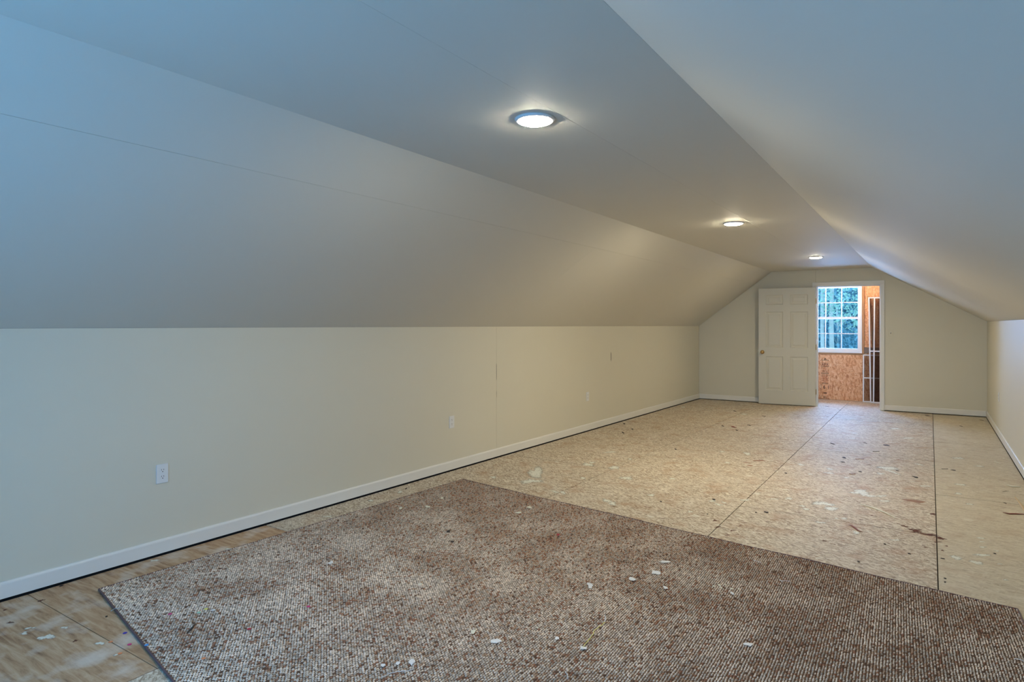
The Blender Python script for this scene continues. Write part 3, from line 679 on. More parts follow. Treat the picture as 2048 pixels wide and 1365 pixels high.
SP = [
(-3.064,5.039,0.0699,0.2787,'spatter',0.50,0.00),
(-2.931,4.743,0.0970,0.0890,'spatter',0.60,0.00),
(-2.544,5.630,0.0579,0.0853,'spatter',0.40,0.00),
(-2.816,5.607,0.0542,0.0779,'spatter',0.60,0.00),
(-2.819,5.713,0.0300,0.0572,'spatter',0.40,0.00),
(-2.112,4.544,0.0314,0.0634,'spatter',0.60,0.00),
(-2.042,4.491,0.0385,0.0476,'spatter',0.50,0.00),
(-2.514,4.561,0.0246,0.0464,'spatter',0.40,0.00),
(-2.570,4.543,0.0330,0.0311,'spatter',0.40,0.00),
(-2.602,5.091,0.0225,0.0555,'spatter',0.30,0.00),
(-2.280,5.304,0.0764,0.0463,'spatter',0.60,0.00),
(-1.925,5.517,0.0269,0.0368,'spatter',0.40,0.00),
(-2.567,6.076,0.0257,0.0362,'spatter',0.30,0.00),
(-3.295,4.678,0.0362,0.0375,'spatter',0.50,0.00),
(-2.889,6.291,0.0812,0.0402,'spatter',0.60,0.00),
(-1.883,4.887,0.0405,0.0300,'spatter',0.60,0.00),
(-0.337,7.064,0.1058,0.0953,'spatter',0.25,-0.10),
(-0.301,6.914,0.0329,0.1413,'spatter',0.30,0.00),
(-0.382,6.765,0.0463,0.0393,'spatter',0.40,0.00),
(-0.474,5.929,0.1030,0.0777,'spatter',0.65,-0.10),
(-0.429,5.849,0.0688,0.0600,'spatter',0.70,0.00),
(-0.326,5.882,0.0402,0.0371,'spatter',0.60,0.00),
(-0.685,5.389,0.0771,0.0817,'spatter',0.60,-0.25),
(-0.616,5.275,0.0638,0.0515,'spatter',0.50,-0.20),
(-0.809,5.226,0.0266,0.0265,'spatter',0.40,0.00),
(-0.933,5.393,0.0397,0.0360,'spatter',0.50,0.00),
(-0.774,5.156,0.0299,0.0256,'spatter',0.30,0.00),
(-1.213,5.156,0.0393,0.0283,'spatter',0.50,0.00),
(-1.026,5.314,0.0435,0.0215,'spatter',0.40,0.00),
(-1.352,4.915,0.0268,0.0336,'spatter',0.60,0.00),
(-1.418,4.986,0.0274,0.0350,'spatter',0.60,0.00),
(-1.332,4.993,0.0194,0.0275,'spatter',0.50,0.00),
(-0.510,5.053,0.0249,0.0232,'spatter',0.30,0.00),
(-0.555,5.023,0.0178,0.0174,'spatter',0.30,0.00),
(-0.637,4.860,0.0348,0.0278,'spatter',0.60,0.00),
(-0.409,4.756,0.0265,0.0353,'spatter',0.50,0.00),
(-0.187,4.729,0.0320,0.0188,'spatter',0.40,0.00),
(0.128,4.573,0.0385,0.0361,'spatter',0.35,0.00),
(0.225,4.542,0.0377,0.0385,'spatter',0.30,0.00),
(0.255,4.705,0.0509,0.0287,'spatter',0.40,0.00),
(0.272,5.078,0.0226,0.0191,'spatter',0.30,0.00),
(0.276,5.001,0.0191,0.0139,'spatter',0.30,0.00),
(0.272,4.879,0.0248,0.0176,'spatter',0.40,0.00),
(0.340,4.842,0.0152,0.0128,'spatter',0.30,0.00),
(0.336,4.589,0.0173,0.0114,'spatter',0.30,0.00),
(0.342,4.319,0.0162,0.0100,'spatter',0.30,0.00),
(0.253,5.993,0.0269,0.0271,'spatter',0.30,0.00),
(0.219,6.681,0.0431,0.0511,'spatter',0.50,0.00),
(-0.082,7.415,0.0394,0.0445,'spatter',0.60,0.00),
(-0.029,6.456,0.0555,0.0334,'spatter',0.50,0.00),
(0.399,7.653,0.0488,0.0327,'spatter',0.40,0.00),
(0.241,7.992,0.0930,0.0367,'spatter',0.40,0.00),
(0.191,6.313,0.0367,0.0305,'spatter',0.50,0.00),
(-1.061,6.768,0.0345,0.0445,'spatter',0.30,0.00),
(-0.797,6.710,0.0334,0.0418,'spatter',0.40,0.00),
(-0.783,6.524,0.0511,0.0297,'spatter',0.40,0.00),
(-0.924,6.383,0.0231,0.0293,'spatter',0.30,0.00),
(-0.628,6.419,0.0316,0.0279,'spatter',0.30,0.00),
(-1.633,7.026,0.0428,0.0917,'spatter',0.40,0.00),
(-1.689,6.460,0.0250,0.0458,'spatter',0.40,0.00),
(-1.885,6.987,0.0326,0.0406,'spatter',0.30,0.00),
(-2.392,10.101,0.0617,0.0817,'spatter',0.40,0.00),
(-0.293,5.730,0.0391,0.0350,'spatter',0.50,0.00),
(-0.376,9.806,0.0995,0.0605,'spatter',0.40,0.15),
(-0.228,9.062,0.0912,0.0508,'spatter',0.50,0.00),
(-0.806,9.104,0.0445,0.0370,'spatter',0.40,0.00),
(-0.786,8.693,0.0426,0.0339,'spatter',0.40,0.00),
(-3.446,10.395,0.0502,0.0961,'spatter',0.40,0.00),
(-1.477,4.615,0.0221,0.0249,'spatter',0.40,0.00),
(-3.642,3.834,0.0247,0.0466,'spatter',0.30,0.00),
(-3.656,3.523,0.0274,0.0282,'spatter',0.50,0.00),
(-3.612,3.057,0.0359,0.0237,'spatter',0.50,0.00),
(-3.597,2.279,0.0277,0.0173,'spatter',0.40,0.00),
(-3.780,1.931,0.0263,0.0196,'spatter',0.50,0.00),
(-3.250,1.196,0.0287,0.0357,'spatter',0.70,0.00),
(-3.375,1.152,0.0156,0.0183,'spatter',0.60,0.00),
(-3.413,1.188,0.0205,0.0142,'spatter',0.70,0.00),
(-2.995,1.297,0.0216,0.0171,'spatter',0.60,0.00),
(-2.835,1.289,0.0125,0.0120,'spatter',0.50,0.00),
(-3.286,1.278,0.0159,0.0142,'spatter',0.60,0.00),
(-0.084,5.021,0.0569,0.0360,'stain',0.80,-0.35),
(-0.008,4.974,0.0493,0.0297,'stain',0.70,-0.25),
(-0.149,5.091,0.0205,0.0269,'stain',0.60,-0.30),
(0.054,4.933,0.0356,0.0239,'stain',0.80,-0.10),
(0.075,4.925,0.0161,0.0190,'stain',0.70,0.00),
(-0.021,4.675,0.0093,0.0132,'stain',0.50,0.00),
(-0.094,4.977,0.0116,0.0152,'stain',0.50,0.00),
(0.016,4.763,0.0094,0.0135,'stain',0.60,0.00),
(0.064,4.669,0.0137,0.0128,'stain',0.50,0.00),
(-0.036,4.707,0.0094,0.0089,'stain',0.50,0.00),
(0.040,4.834,0.0222,0.0138,'stain',0.80,0.00),
(0.086,4.778,0.0093,0.0133,'stain',0.60,0.00),
(-0.558,4.461,0.0159,0.0140,'stain',0.60,-0.30),
(-0.500,4.423,0.0094,0.0090,'stain',0.50,0.00),
(-0.618,4.742,0.0085,0.0106,'stain',0.50,0.00),
(-0.350,5.243,0.0126,0.0120,'stain',0.40,0.00),
(-1.205,4.367,0.0273,0.0160,'stain',0.70,0.30),
(-1.104,4.346,0.0201,0.0154,'stain',0.70,0.00),
(-1.263,4.500,0.0211,0.0170,'stain',0.70,0.00),
(-1.085,4.472,0.0137,0.0107,'stain',0.60,0.00),
(-1.107,4.235,0.0164,0.0148,'stain',0.70,0.00),
(-1.055,4.282,0.0131,0.0099,'stain',0.60,0.00),
(-0.098,5.860,0.0665,0.0350,'floor_brown',0.40,-0.35),
(0.018,5.530,0.0291,0.0243,'stain',0.30,0.00),
(-1.447,6.731,0.0609,0.0236,'floor_brown',0.30,0.12),
(-1.469,6.444,0.0245,0.0219,'floor_brown',0.30,0.40),
(-1.526,6.568,0.0300,0.0172,'floor_brown',0.30,-0.40),


(-3.553,1.159,0.0139,0.0123,'stain',0.60,0.00),
(-3.729,1.196,0.0097,0.0107,'stain',0.50,0.00),
(-3.707,1.337,0.0150,0.0172,'stain',0.60,0.00),
(-3.109,1.247,0.0109,0.0109,'stain',0.60,0.00),
]
for k, (x, y, a, b, m, j, r) in enumerate(SP):
    blob(x, y, a, max(b, .003), {'spatter': 'spatter_worn', 'stain': 'stain_worn'}.get(m, m), 'paint_spatter' if m == 'spatter' else 'stain_patch', j, CAMROT + r, 14, k)

DEB = [
    ('scrap', (-2.8731,2.4535,0.0144,0.0229), 0.0125, 0.4000, 'paper', 'small square white scrap alone on the rug left of centre', 'paper scrap', 'paper_scrap', None),
    ('scrap', (-1.6979,2.2522,0.0122,0.0206), 0.0125, 0.5000, 'cream', 'pale cream flake on the rug left of the curled white paper bit', 'flake', 'plaster_flake', None),
    ('scrap', (-1.5598,2.2371,0.0194,0.0237), 0.0125, 1.6000, 'paper', 'curled white paper bit in the foreground centre of the rug', 'paper scrap', 'paper_scrap', None),
    ('scrap', (-1.4858,2.9874,0.0157,0.0285), 0.0125, 1.2000, 'paper', 'rounded white fluff, brightest on the middle of the rug', 'lint', 'lint_tuft', None),
    ('scrap', (-1.3382,3.1944,0.0175,0.0234), 0.0125, 0.8000, 'paper', 'oval white scrap right of the rounded fluff on the rug', 'paper scrap', 'paper_scrap', None),
    ('scrap', (-1.2602,3.3447,0.0221,0.0316), 0.0125, 1.2000, 'paper', 'ragged forked white lint right of the oval scrap', 'lint', 'lint_tuft', None),
    ('scrap', (-1.2754,3.5286,0.0289,0.0154), 0.0125, 0.8000, 'paper', 'thin pointed white sliver farthest of the scraps mid-rug', 'paper scrap', 'paper_sliver', None),
    ('scrap', (-1.1471,3.1812,0.0117,0.0187), 0.0125, 0.8000, 'paper', 'faint small lint below the forked lint on the rug', 'lint', 'lint_tuft', None),
    ('scrap', (-0.8411,3.3029,0.0102,0.0180), 0.0125, 0.8000, 'paper', 'small white lint under the row of pale crumbs on the rug', 'lint', 'lint_tuft', None),
    ('scrap', (-0.6469,2.8102,0.0192,0.0148), 0.0125, 1.0000, 'paper', 'elongated white lint in the right foreground of the rug', 'lint', 'lint_tuft', None),
    ('scrap', (-1.3571,2.4077,0.0098,0.0176), 0.0125, 0.8000, 'paper', 'faint white tuft left of the yellow thread', 'lint', 'lint_tuft', None),
    ('scrap', (-1.4794,2.4413,0.0056,0.0094), 0.0125, 0.4000, 'cream', 'tiny pale crumb on the rug left of the yellow thread', 'crumb', 'plaster_crumb', None),
    ('scrap', (-1.7506,1.9124,0.0111,0.0228), 0.0125, 1.6000, 'paper', 'triangular white scrap at the lower left of the rug', 'paper scrap', 'paper_scrap', None),
    ('scrap', (-1.8296,1.8286,0.0090,0.0149), 0.0125, 1.2000, 'paper', 'small white scrap left of the triangular scrap', 'paper scrap', 'paper_scrap', None),
    ('scrap', (-1.7900,1.8727,0.0081,0.0132), 0.0125, 0.8000, 'paper', 'faint white bit between two scraps at lower left', 'lint', 'lint_tuft', None),
    ('scrap', (-1.2235,2.3939,0.0137,0.0124), 0.0125, 1.0000, 'paper', 'white tuft at the lower end of the yellow thread', 'lint', 'lint_tuft', None),
    ('scrap', (-3.2081,3.8504,0.0138,0.0359), 0.0125, 0.5000, 'cream', 'round cream crumb near the far corner of the rug', 'crumb', 'plaster_crumb', None),
    ('scrap', (-3.1460,3.6126,0.0225,0.0261), 0.0125, 0.8000, 'cream', 'pale lint left of the round crumb near the far rug corner', 'lint', 'lint_tuft', None),
    ('scrap', (-3.2913,3.4700,0.0112,0.0321), 0.0125, 0.5000, 'cream', 'pale crumb nearest the left wall on the far part of the rug', 'crumb', 'plaster_crumb', None),
    ('scrap', (-2.4996,3.8584,0.0255,0.0245), 0.0125, 0.8000, 'cream', 'pale torn sliver near the far edge of the rug, nearer of two', 'paper scrap', 'paper_sliver', None),
    ('scrap', (-2.5062,4.0202,0.0225,0.0324), 0.0125, 0.9000, 'cream', 'pale forked sliver near the far edge of the rug, farther of two', 'paper scrap', 'paper_sliver', None),
    ('scrap', (-2.2416,2.5104,0.0105,0.0128), 0.0125, 0.6000, 'cream', 'faint pale flake on the left middle of the rug', 'flake', 'plaster_flake', None),
    ('scrap', (-0.9443,3.3379,0.0065,0.0095), 0.0125, 0.4000, 'cream', 'pale crumb in the short row of crumbs on the right half of the rug', 'crumb', 'plaster_crumb', 'row of pale crumbs on the rug'),
    ('scrap', (-0.9239,3.3667,0.0066,0.0096), 0.0125, 0.4000, 'cream', 'pale crumb in the short row of crumbs on the right half of the rug', 'crumb', 'plaster_crumb', 'row of pale crumbs on the rug'),
    ('scrap', (-0.9025,3.3355,0.0065,0.0093), 0.0125, 0.4000, 'cream', 'pale crumb in the short row of crumbs on the right half of the rug', 'crumb', 'plaster_crumb', 'row of pale crumbs on the rug'),
    ('scrap', (-0.8576,3.3577,0.0065,0.0093), 0.0125, 0.4000, 'cream', 'pale crumb in the short row of crumbs on the right half of the rug', 'crumb', 'plaster_crumb', 'row of pale crumbs on the rug'),
    ('scrap', (-0.8258,3.3714,0.0065,0.0093), 0.0125, 0.4000, 'cream', 'pale crumb in the short row of crumbs on the right half of the rug', 'crumb', 'plaster_crumb', 'row of pale crumbs on the rug'),
    ('scrap', (-0.8993,3.3905,0.0066,0.0096), 0.0125, 0.4000, 'cream', 'pale crumb in the short row of crumbs on the right half of the rug', 'crumb', 'plaster_crumb', 'row of pale crumbs on the rug'),
    ('thread', [(-1.2253,2.3976),(-1.2298,2.4297),(-1.2328,2.4689),(-1.2379,2.5184),(-1.2504,2.5537),(-1.2477,2.5889),(-1.2450,2.6248),(-1.2439,2.6544)], 0.0125, 0.0012, 'yellow', 'kinked yellow thread on the rug foreground', 'thread', 'thread', None),
    ('thread', [(-1.2439,2.6544),(-1.2589,2.6918),(-1.2783,2.7276)], 0.0125, 0.0014, 'paper', 'white fluffy thread end above the yellow thread', 'thread', 'thread', None),
    ('thread', [(-1.7689,1.7572),(-1.7656,1.7970),(-1.7478,1.8258),(-1.7175,1.8502),(-1.7092,1.8730),(-1.7310,1.9027)], 0.0125, 0.0011, 'paper', 'long curved white thread at the bottom left of the rug', 'thread', 'thread', None),
    ('thread', [(-0.8530,3.8264),(-0.8326,3.8214),(-0.8082,3.8101)], 0.0125, 0.0013, 'paper', 'short straight white thread on the right half of the rug', 'thread', 'thread', None),
    ('thread', [(-0.6719,3.6112),(-0.6499,3.5864),(-0.6661,3.6071),(-0.6403,3.6162),(-0.6191,3.6224)], 0.0125, 0.0012, 'paper', 'y-shaped white thread on the right half of the rug', 'thread', 'thread', None),
    ('thread', [(-0.5282,3.7872),(-0.5176,3.8191),(-0.5289,3.8284),(-0.5067,3.7931),(-0.5127,3.7646)], 0.0125, 0.0010, 'cream', 'faint looped pale thread near the far rug edge', 'thread', 'thread', None),
    ('thread', [(0.2898,3.2894),(0.3060,3.2909),(0.3165,3.2840)], 0.0125, 0.0013, 'paper', 'short white thread at the right edge of the rug', 'thread', 'thread', None),
    ('thread', [(-1.1998,2.1926),(-1.1830,2.1781),(-1.1631,2.1496)], 0.0125, 0.0009, 'paper', 'fine white hair at the bottom centre of the rug', 'thread', 'thread', None),
    ('thread', [(-3.2549,1.4577),(-3.2674,1.4811),(-3.2571,1.4943),(-3.2563,1.5143)], 0.0125, 0.0016, 'greywire', 'grey twisted strand crossing the left rug edge', 'strand', 'fibre_strand', None),
    ('chip', (-2.6596,3.2589,0.0149,0.0253), 0.0125, 0.0040, 'darkchip', 'larger black bit on the far left part of the rug', 'debris', 'dark_bit', None),
    ('chip', (-2.5125,3.1133,0.0110,0.0184), 0.0125, 0.0030, 'darkchip', 'smaller black bit just below the larger black bit', 'debris', 'dark_bit', None),
    ('chip', (-2.0205,3.5979,0.0098,0.0147), 0.0125, 0.0030, 'redbit', 'bright red bit on the far middle of the rug', 'confetti', 'red_bit', None),
    ('splinter', [(-2.7426,1.5394),(-2.7663,1.5733),(-2.7972,1.6097)], 0.0125, 0.0080, 'darkchip', 'black pointed leaf lying on the left part of the rug', 'leaf', 'dark_leaf', None),
    ('disc', (-2.9943,1.5988,0.0094,0.0129), 0.0125, 0.0010, 'pink', 'pink confetti dot on the left part of the rug', 'confetti', 'confetti_dot', None),
    ('disc', (-2.9026,1.7224,0.0096,0.0133), 0.0125, 0.0010, 'yellow', 'yellow confetti dot on the left part of the rug', 'confetti', 'confetti_dot', None),
    ('disc', (-2.8951,1.6831,0.0095,0.0130), 0.0125, 0.0010, 'green', 'pale green confetti dot beside the yellow one', 'confetti', 'confetti_dot', None),
    ('disc', (-2.8625,1.7362,0.0096,0.0133), 0.0125, 0.0010, 'paper', 'white confetti flake right of the yellow dot', 'confetti', 'confetti_dot', None),
    ('disc', (-2.4810,1.4615,0.0082,0.0097), 0.0125, 0.0010, 'orange', 'orange confetti dot on the rug at lower left', 'confetti', 'confetti_dot', None),
    ('disc', (-2.7883,1.3889,0.0085,0.0105), 0.0125, 0.0010, 'blue', 'light blue confetti dot just inside the rug edge', 'confetti', 'confetti_dot', None),
    ('disc', (-2.5138,2.0118,0.0097,0.0136), 0.0125, 0.0010, 'pink', 'pink confetti dot toward the middle left of the rug', 'confetti', 'confetti_dot', None),
    ('disc', (-2.5509,1.7158,0.0090,0.0117), 0.0125, 0.0010, 'redbit', 'dull red confetti dot right of the black leaf', 'confetti', 'confetti_dot', None),
    ('disc', (-3.0013,1.4020,0.0089,0.0114), 0.0010, 0.0010, 'navy', 'dark blue confetti dot at the rug edge binding', 'confetti', 'confetti_dot', None),
    ('disc', (-2.8773,1.3623,0.0086,0.0106), 0.0010, 0.0010, 'pink', 'pink confetti dot on the bare boards beside the rug', 'confetti', 'confetti_dot', None),
    ('disc', (-2.9688,1.3275,0.0087,0.0108), 0.0010, 0.0010, 'orange', 'orange confetti dot on the bare boards, farther of two', 'confetti', 'confetti_dot', None),
    ('disc', (-2.8318,1.3031,0.0084,0.0101), 0.0010, 0.0010, 'orange', 'orange confetti dot on the bare boards, nearer of two', 'confetti', 'confetti_dot', None),
    ('staple', [(-0.5117,7.8892),(-0.4574,7.9251)], 0.0010, 0.0035, 'darkchip', 'black bracket-shaped staple on the boards near the doorway light', 'staple', 'staple', None),
    ('staple', [(-0.6328,7.3503),(-0.5644,7.3955)], 0.0010, 0.0035, 'redchip', 'long rusty staple on the boards, nearest the middle seam', 'staple', 'staple', None),
    ('staple', [(-0.6155,6.5822),(-0.5732,6.6102)], 0.0010, 0.0035, 'redchip', 'rusty staple left of the curved paint smear', 'staple', 'staple', None),
    ('staple', [(0.0995,7.2970),(0.1433,7.3259)], 0.0010, 0.0025, 'darkchip', 'dark staple on the pale right-hand boards', 'staple', 'staple', None),
    ('chip', (0.1818,7.3017,0.0142,0.0206), 0.0010, 0.0030, 'darkchip', 'dark bit just right of the dark staple on the pale boards', 'debris', 'dark_bit', None),
    ('splinter', [(-0.2908,7.5765),(-0.2684,7.5625),(-0.2504,7.5458)], 0.0010, 0.0060, 'redchip', 'small red-brown chip before the blue-lit floor', 'wood chip', 'wood_chip', None),
    ('splinter', [(-0.5198,7.0932),(-0.5012,7.1321),(-0.4748,7.1230)], 0.0010, 0.0040, 'darkchip', 'thin dark sliver above the curved paint smear', 'splinter', 'splinter', None),
    ('splinter', [(-0.5796,7.8442),(-0.5548,7.8284),(-0.5302,7.8127)], 0.0010, 0.0040, 'redchip', 'thin red-brown sliver left of the black bracket staple', 'splinter', 'splinter', None),
    ('chip', (-0.1131,6.7770,0.0181,0.0375), 0.0010, 0.0050, 'darkchip', 'black crumb near the right-hand long seam', 'debris', 'dark_bit', None),
    ('splinter', [(0.4993,6.5872),(0.5216,6.6207),(0.5457,6.6366)], 0.0010, 0.0040, 'darkchip', 'dark sliver near the right baseboard', 'splinter', 'splinter', None),
    ('splinter', [(-0.4675,4.9023),(-0.4492,4.9014),(-0.4278,4.8644),(-0.4020,4.8065),(-0.3714,4.7900)], 0.0010, 0.0090, 'redchip', 'dark red curled bark bit beyond the rug', 'bark', 'bark_chip', None),
    ('splinter', [(0.4466,5.8534),(0.4795,5.8311),(0.5220,5.8592),(0.5811,5.8839)], 0.0010, 0.0130, 'redchip', 'long red-brown bark sliver at the right edge of the picture', 'bark', 'bark_sliver', None),
    ('splinter', [(0.5668,6.4323),(0.5799,6.1725),(0.5871,5.8305)], 0.0010, 0.0120, 'wood', 'pale split wood stick at the right edge of the picture', 'stick', 'wood_stick', None),
    ('splinter', [(0.5482,6.8729),(0.5822,6.8351),(0.6406,6.8538)], 0.0010, 0.0160, 'paper2', 'white sliver at the foot of the right baseboard', 'sliver', 'white_sliver', None),
    ('splinter', [(0.5351,8.0089),(0.5626,7.9439),(0.5875,7.9059)], 0.0010, 0.0080, 'paper2', 'small pale sliver on the boards before the right baseboard', 'sliver', 'white_sliver', None),
    ('splinter', [(-0.4487,5.5261),(-0.3615,5.4724),(-0.2754,5.3775),(-0.2051,5.2659)], 0.0006, 0.0120, 'paper2', 'long thin curved white shaving on the boards', 'shaving', 'wood_shaving', None),
    ('chip', (-2.1994,8.7395,0.0235,0.1037), 0.0010, 0.0060, 'redchip', 'largest red-brown chip on the boards before the open door', 'wood chip', 'wood_chip', None),
    ('chip', (-2.3457,8.7432,0.0136,0.0423), 0.0010, 0.0030, 'darkchip', 'tiny dark chip lying loose on the bare floorboards', 'debris', 'dark_bit', 'dark chips scattered on the floorboards'),
    ('chip', (-2.1096,8.5090,0.0131,0.0392), 0.0010, 0.0030, 'darkchip', 'tiny dark chip lying loose on the bare floorboards', 'debris', 'dark_bit', 'dark chips scattered on the floorboards'),
    ('chip', (-2.0658,9.0308,0.0172,0.0431), 0.0010, 0.0030, 'darkchip', 'tiny dark chip lying loose on the bare floorboards', 'debris', 'dark_bit', 'dark chips scattered on the floorboards'),
    ('chip', (-2.0867,10.0396,0.0151,0.0520), 0.0010, 0.0030, 'darkchip', 'tiny dark chip lying loose on the bare floorboards', 'debris', 'dark_bit', 'dark chips scattered on the floorboards'),
    ('chip', (-2.5929,10.3649,0.0199,0.0582), 0.0010, 0.0030, 'darkchip', 'tiny dark chip lying loose on the bare floorboards', 'debris', 'dark_bit', 'dark chips scattered on the floorboards'),
    ('chip', (-0.9424,8.1574,0.0116,0.0462), 0.0010, 0.0030, 'darkchip', 'tiny dark chip lying loose on the bare floorboards', 'debris', 'dark_bit', 'dark chips scattered on the floorboards'),
    ('chip', (-0.7394,7.3674,0.0156,0.0370), 0.0010, 0.0030, 'darkchip', 'tiny dark chip lying loose on the bare floorboards', 'debris', 'dark_bit', 'dark chips scattered on the floorboards'),
    ('chip', (-0.7278,7.1180,0.0150,0.0230), 0.0010, 0.0030, 'darkchip', 'tiny dark chip lying loose on the bare floorboards', 'debris', 'dark_bit', 'dark chips scattered on the floorboards'),
    ('chip', (-0.0316,11.4616,0.0152,0.0789), 0.0010, 0.0030, 'darkchip', 'tiny dark chip lying loose on the bare floorboards', 'debris', 'dark_bit', 'dark chips scattered on the floorboards'),
    ('chip', (0.6263,11.3556,0.0144,0.0717), 0.0010, 0.0030, 'darkchip', 'tiny dark chip lying loose on the bare floorboards', 'debris', 'dark_bit', 'dark chips scattered on the floorboards'),
    ('chip', (0.3513,10.5270,0.0136,0.0423), 0.0010, 0.0030, 'darkchip', 'tiny dark chip lying loose on the bare floorboards', 'debris', 'dark_bit', 'dark chips scattered on the floorboards'),
    ('chip', (-0.5438,6.7485,0.0117,0.0202), 0.0010, 0.0030, 'darkchip', 'tiny dark chip lying loose on the bare floorboards', 'debris', 'dark_bit', 'dark chips scattered on the floorboards'),
    ('chip', (-0.2600,6.9849,0.0071,0.0204), 0.0010, 0.0030, 'darkchip', 'tiny dark chip lying loose on the bare floorboards', 'debris', 'dark_bit', 'dark chips scattered on the floorboards'),
    ('chip', (-0.6261,8.4037,0.0116,0.0310), 0.0010, 0.0030, 'darkchip', 'tiny dark chip lying loose on the bare floorboards', 'debris', 'dark_bit', 'dark chips scattered on the floorboards'),
    ('chip', (-0.4152,8.3968,0.0257,0.0300), 0.0010, 0.0030, 'darkchip', 'tiny dark chip lying loose on the bare floorboards', 'debris', 'dark_bit', 'dark chips scattered on the floorboards'),
    ('chip', (-1.4607,11.8548,0.0127,0.0656), 0.0010, 0.0030, 'darkchip', 'tiny dark chip lying loose on the bare floorboards', 'debris', 'dark_bit', 'dark chips scattered on the floorboards'),
    ('chip', (-0.1055,4.4931,0.0075,0.0083), 0.0010, 0.0030, 'darkchip', 'tiny dark chip lying loose on the bare floorboards', 'debris', 'dark_bit', 'dark chips scattered on the floorboards'),
    ('chip', (-0.3470,4.1794,0.0073,0.0078), 0.0010, 0.0030, 'darkchip', 'tiny dark chip lying loose on the bare floorboards', 'debris', 'dark_bit', 'dark chips scattered on the floorboards'),
    ('chip', (-2.3512,6.8377,0.0083,0.0281), 0.0010, 0.0030, 'darkchip', 'tiny dark chip lying loose on the bare floorboards', 'debris', 'dark_bit', 'dark chips scattered on the floorboards'),
    ('chip', (-3.5551,8.2032,0.0139,0.0445), 0.0010, 0.0030, 'darkchip', 'tiny dark chip lying loose on the bare floorboards', 'debris', 'dark_bit', 'dark chips scattered on the floorboards'),
    ('chip', (-3.2695,7.5126,0.0128,0.0560), 0.0010, 0.0030, 'darkchip', 'tiny dark chip lying loose on the bare floorboards', 'debris', 'dark_bit', 'dark chips scattered on the floorboards'),
    ('chip', (-3.2745,7.8334,0.0132,0.0599), 0.0010, 0.0030, 'darkchip', 'tiny dark chip lying loose on the bare floorboards', 'debris', 'dark_bit', 'dark chips scattered on the floorboards'),
    ('chip', (-1.4197,5.0319,0.0098,0.0213), 0.0010, 0.0030, 'darkchip', 'tiny dark chip lying loose on the bare floorboards', 'debris', 'dark_bit', 'dark chips scattered on the floorboards'),
    ('chip', (-1.3505,4.6208,0.0073,0.0121), 0.0010, 0.0030, 'darkchip', 'tiny dark chip lying loose on the bare floorboards', 'debris', 'dark_bit', 'dark chips scattered on the floorboards'),
    ('chip', (-1.0060,4.9074,0.0147,0.0186), 0.0010, 0.0030, 'darkchip', 'tiny dark chip lying loose on the bare floorboards', 'debris', 'dark_bit', 'dark chips scattered on the floorboards'),
    ('chip', (-1.0645,4.8539,0.0073,0.0123), 0.0010, 0.0030, 'darkchip', 'tiny dark chip lying loose on the bare floorboards', 'debris', 'dark_bit', 'dark chips scattered on the floorboards'),
    ('chip', (-1.1153,6.2987,0.0139,0.0198), 0.0010, 0.0030, 'darkchip', 'tiny dark chip lying loose on the bare floorboards', 'debris', 'dark_bit', 'dark chips scattered on the floorboards'),
    ('chip', (-1.7480,4.7473,0.0058,0.0209), 0.0010, 0.0030, 'darkchip', 'tiny dark chip lying loose on the bare floorboards', 'debris', 'dark_bit', 'dark chips scattered on the floorboards'),
    ('chip', (-3.6750,3.9407,0.0063,0.0243), 0.0010, 0.0030, 'darkchip', 'tiny dark chip lying loose on the bare floorboards', 'debris', 'dark_bit', 'dark chips scattered on the floorboards'),
    ('chip', (0.3265,4.7788,0.0060,0.0083), 0.0010, 0.0030, 'darkchip', 'tiny dark chip lying loose on the bare floorboards', 'debris', 'dark_bit', 'dark chips scattered on the floorboards'),
    ('chip', (0.0679,4.1587,0.0068,0.0068), 0.0010, 0.0030, 'darkchip', 'tiny dark chip lying loose on the bare floorboards', 'debris', 'dark_bit', 'dark chips scattered on the floorboards'),
    ('chip', (0.0670,4.1022,0.0054,0.0066), 0.0010, 0.0030, 'darkchip', 'tiny dark chip lying loose on the bare floorboards', 'debris', 'dark_bit', 'dark chips scattered on the floorboards'),
    ('chip', (0.4833,6.1734,0.0058,0.0137), 0.0010, 0.0030, 'darkchip', 'tiny dark chip lying loose on the bare floorboards', 'debris', 'dark_bit', 'dark chips scattered on the floorboards'),
    ('chip', (-3.2438,1.4330,0.0059,0.0077), 0.0010, 0.0030, 'darkchip', 'tiny dark chip lying loose on the bare floorboards', 'debris', 'dark_bit', 'dark chips scattered on the floorboards'),
    ('chip', (-3.8222,1.4678,0.0066,0.0096), 0.0010, 0.0030, 'darkchip', 'tiny dark chip lying loose on the bare floorboards', 'debris', 'dark_bit', 'dark chips scattered on the floorboards'),
    ('chip', (0.0614,4.5060,0.0103,0.0080), 0.0010, 0.0030, 'darkchip', 'tiny dark chip lying loose on the bare floorboards', 'debris', 'dark_bit', 'dark chips scattered on the floorboards'),
    ('chip', (-0.2358,4.6044,0.0063,0.0090), 0.0010, 0.0030, 'darkchip', 'tiny dark chip lying loose on the bare floorboards', 'debris', 'dark_bit', 'dark chips scattered on the floorboards'),
]

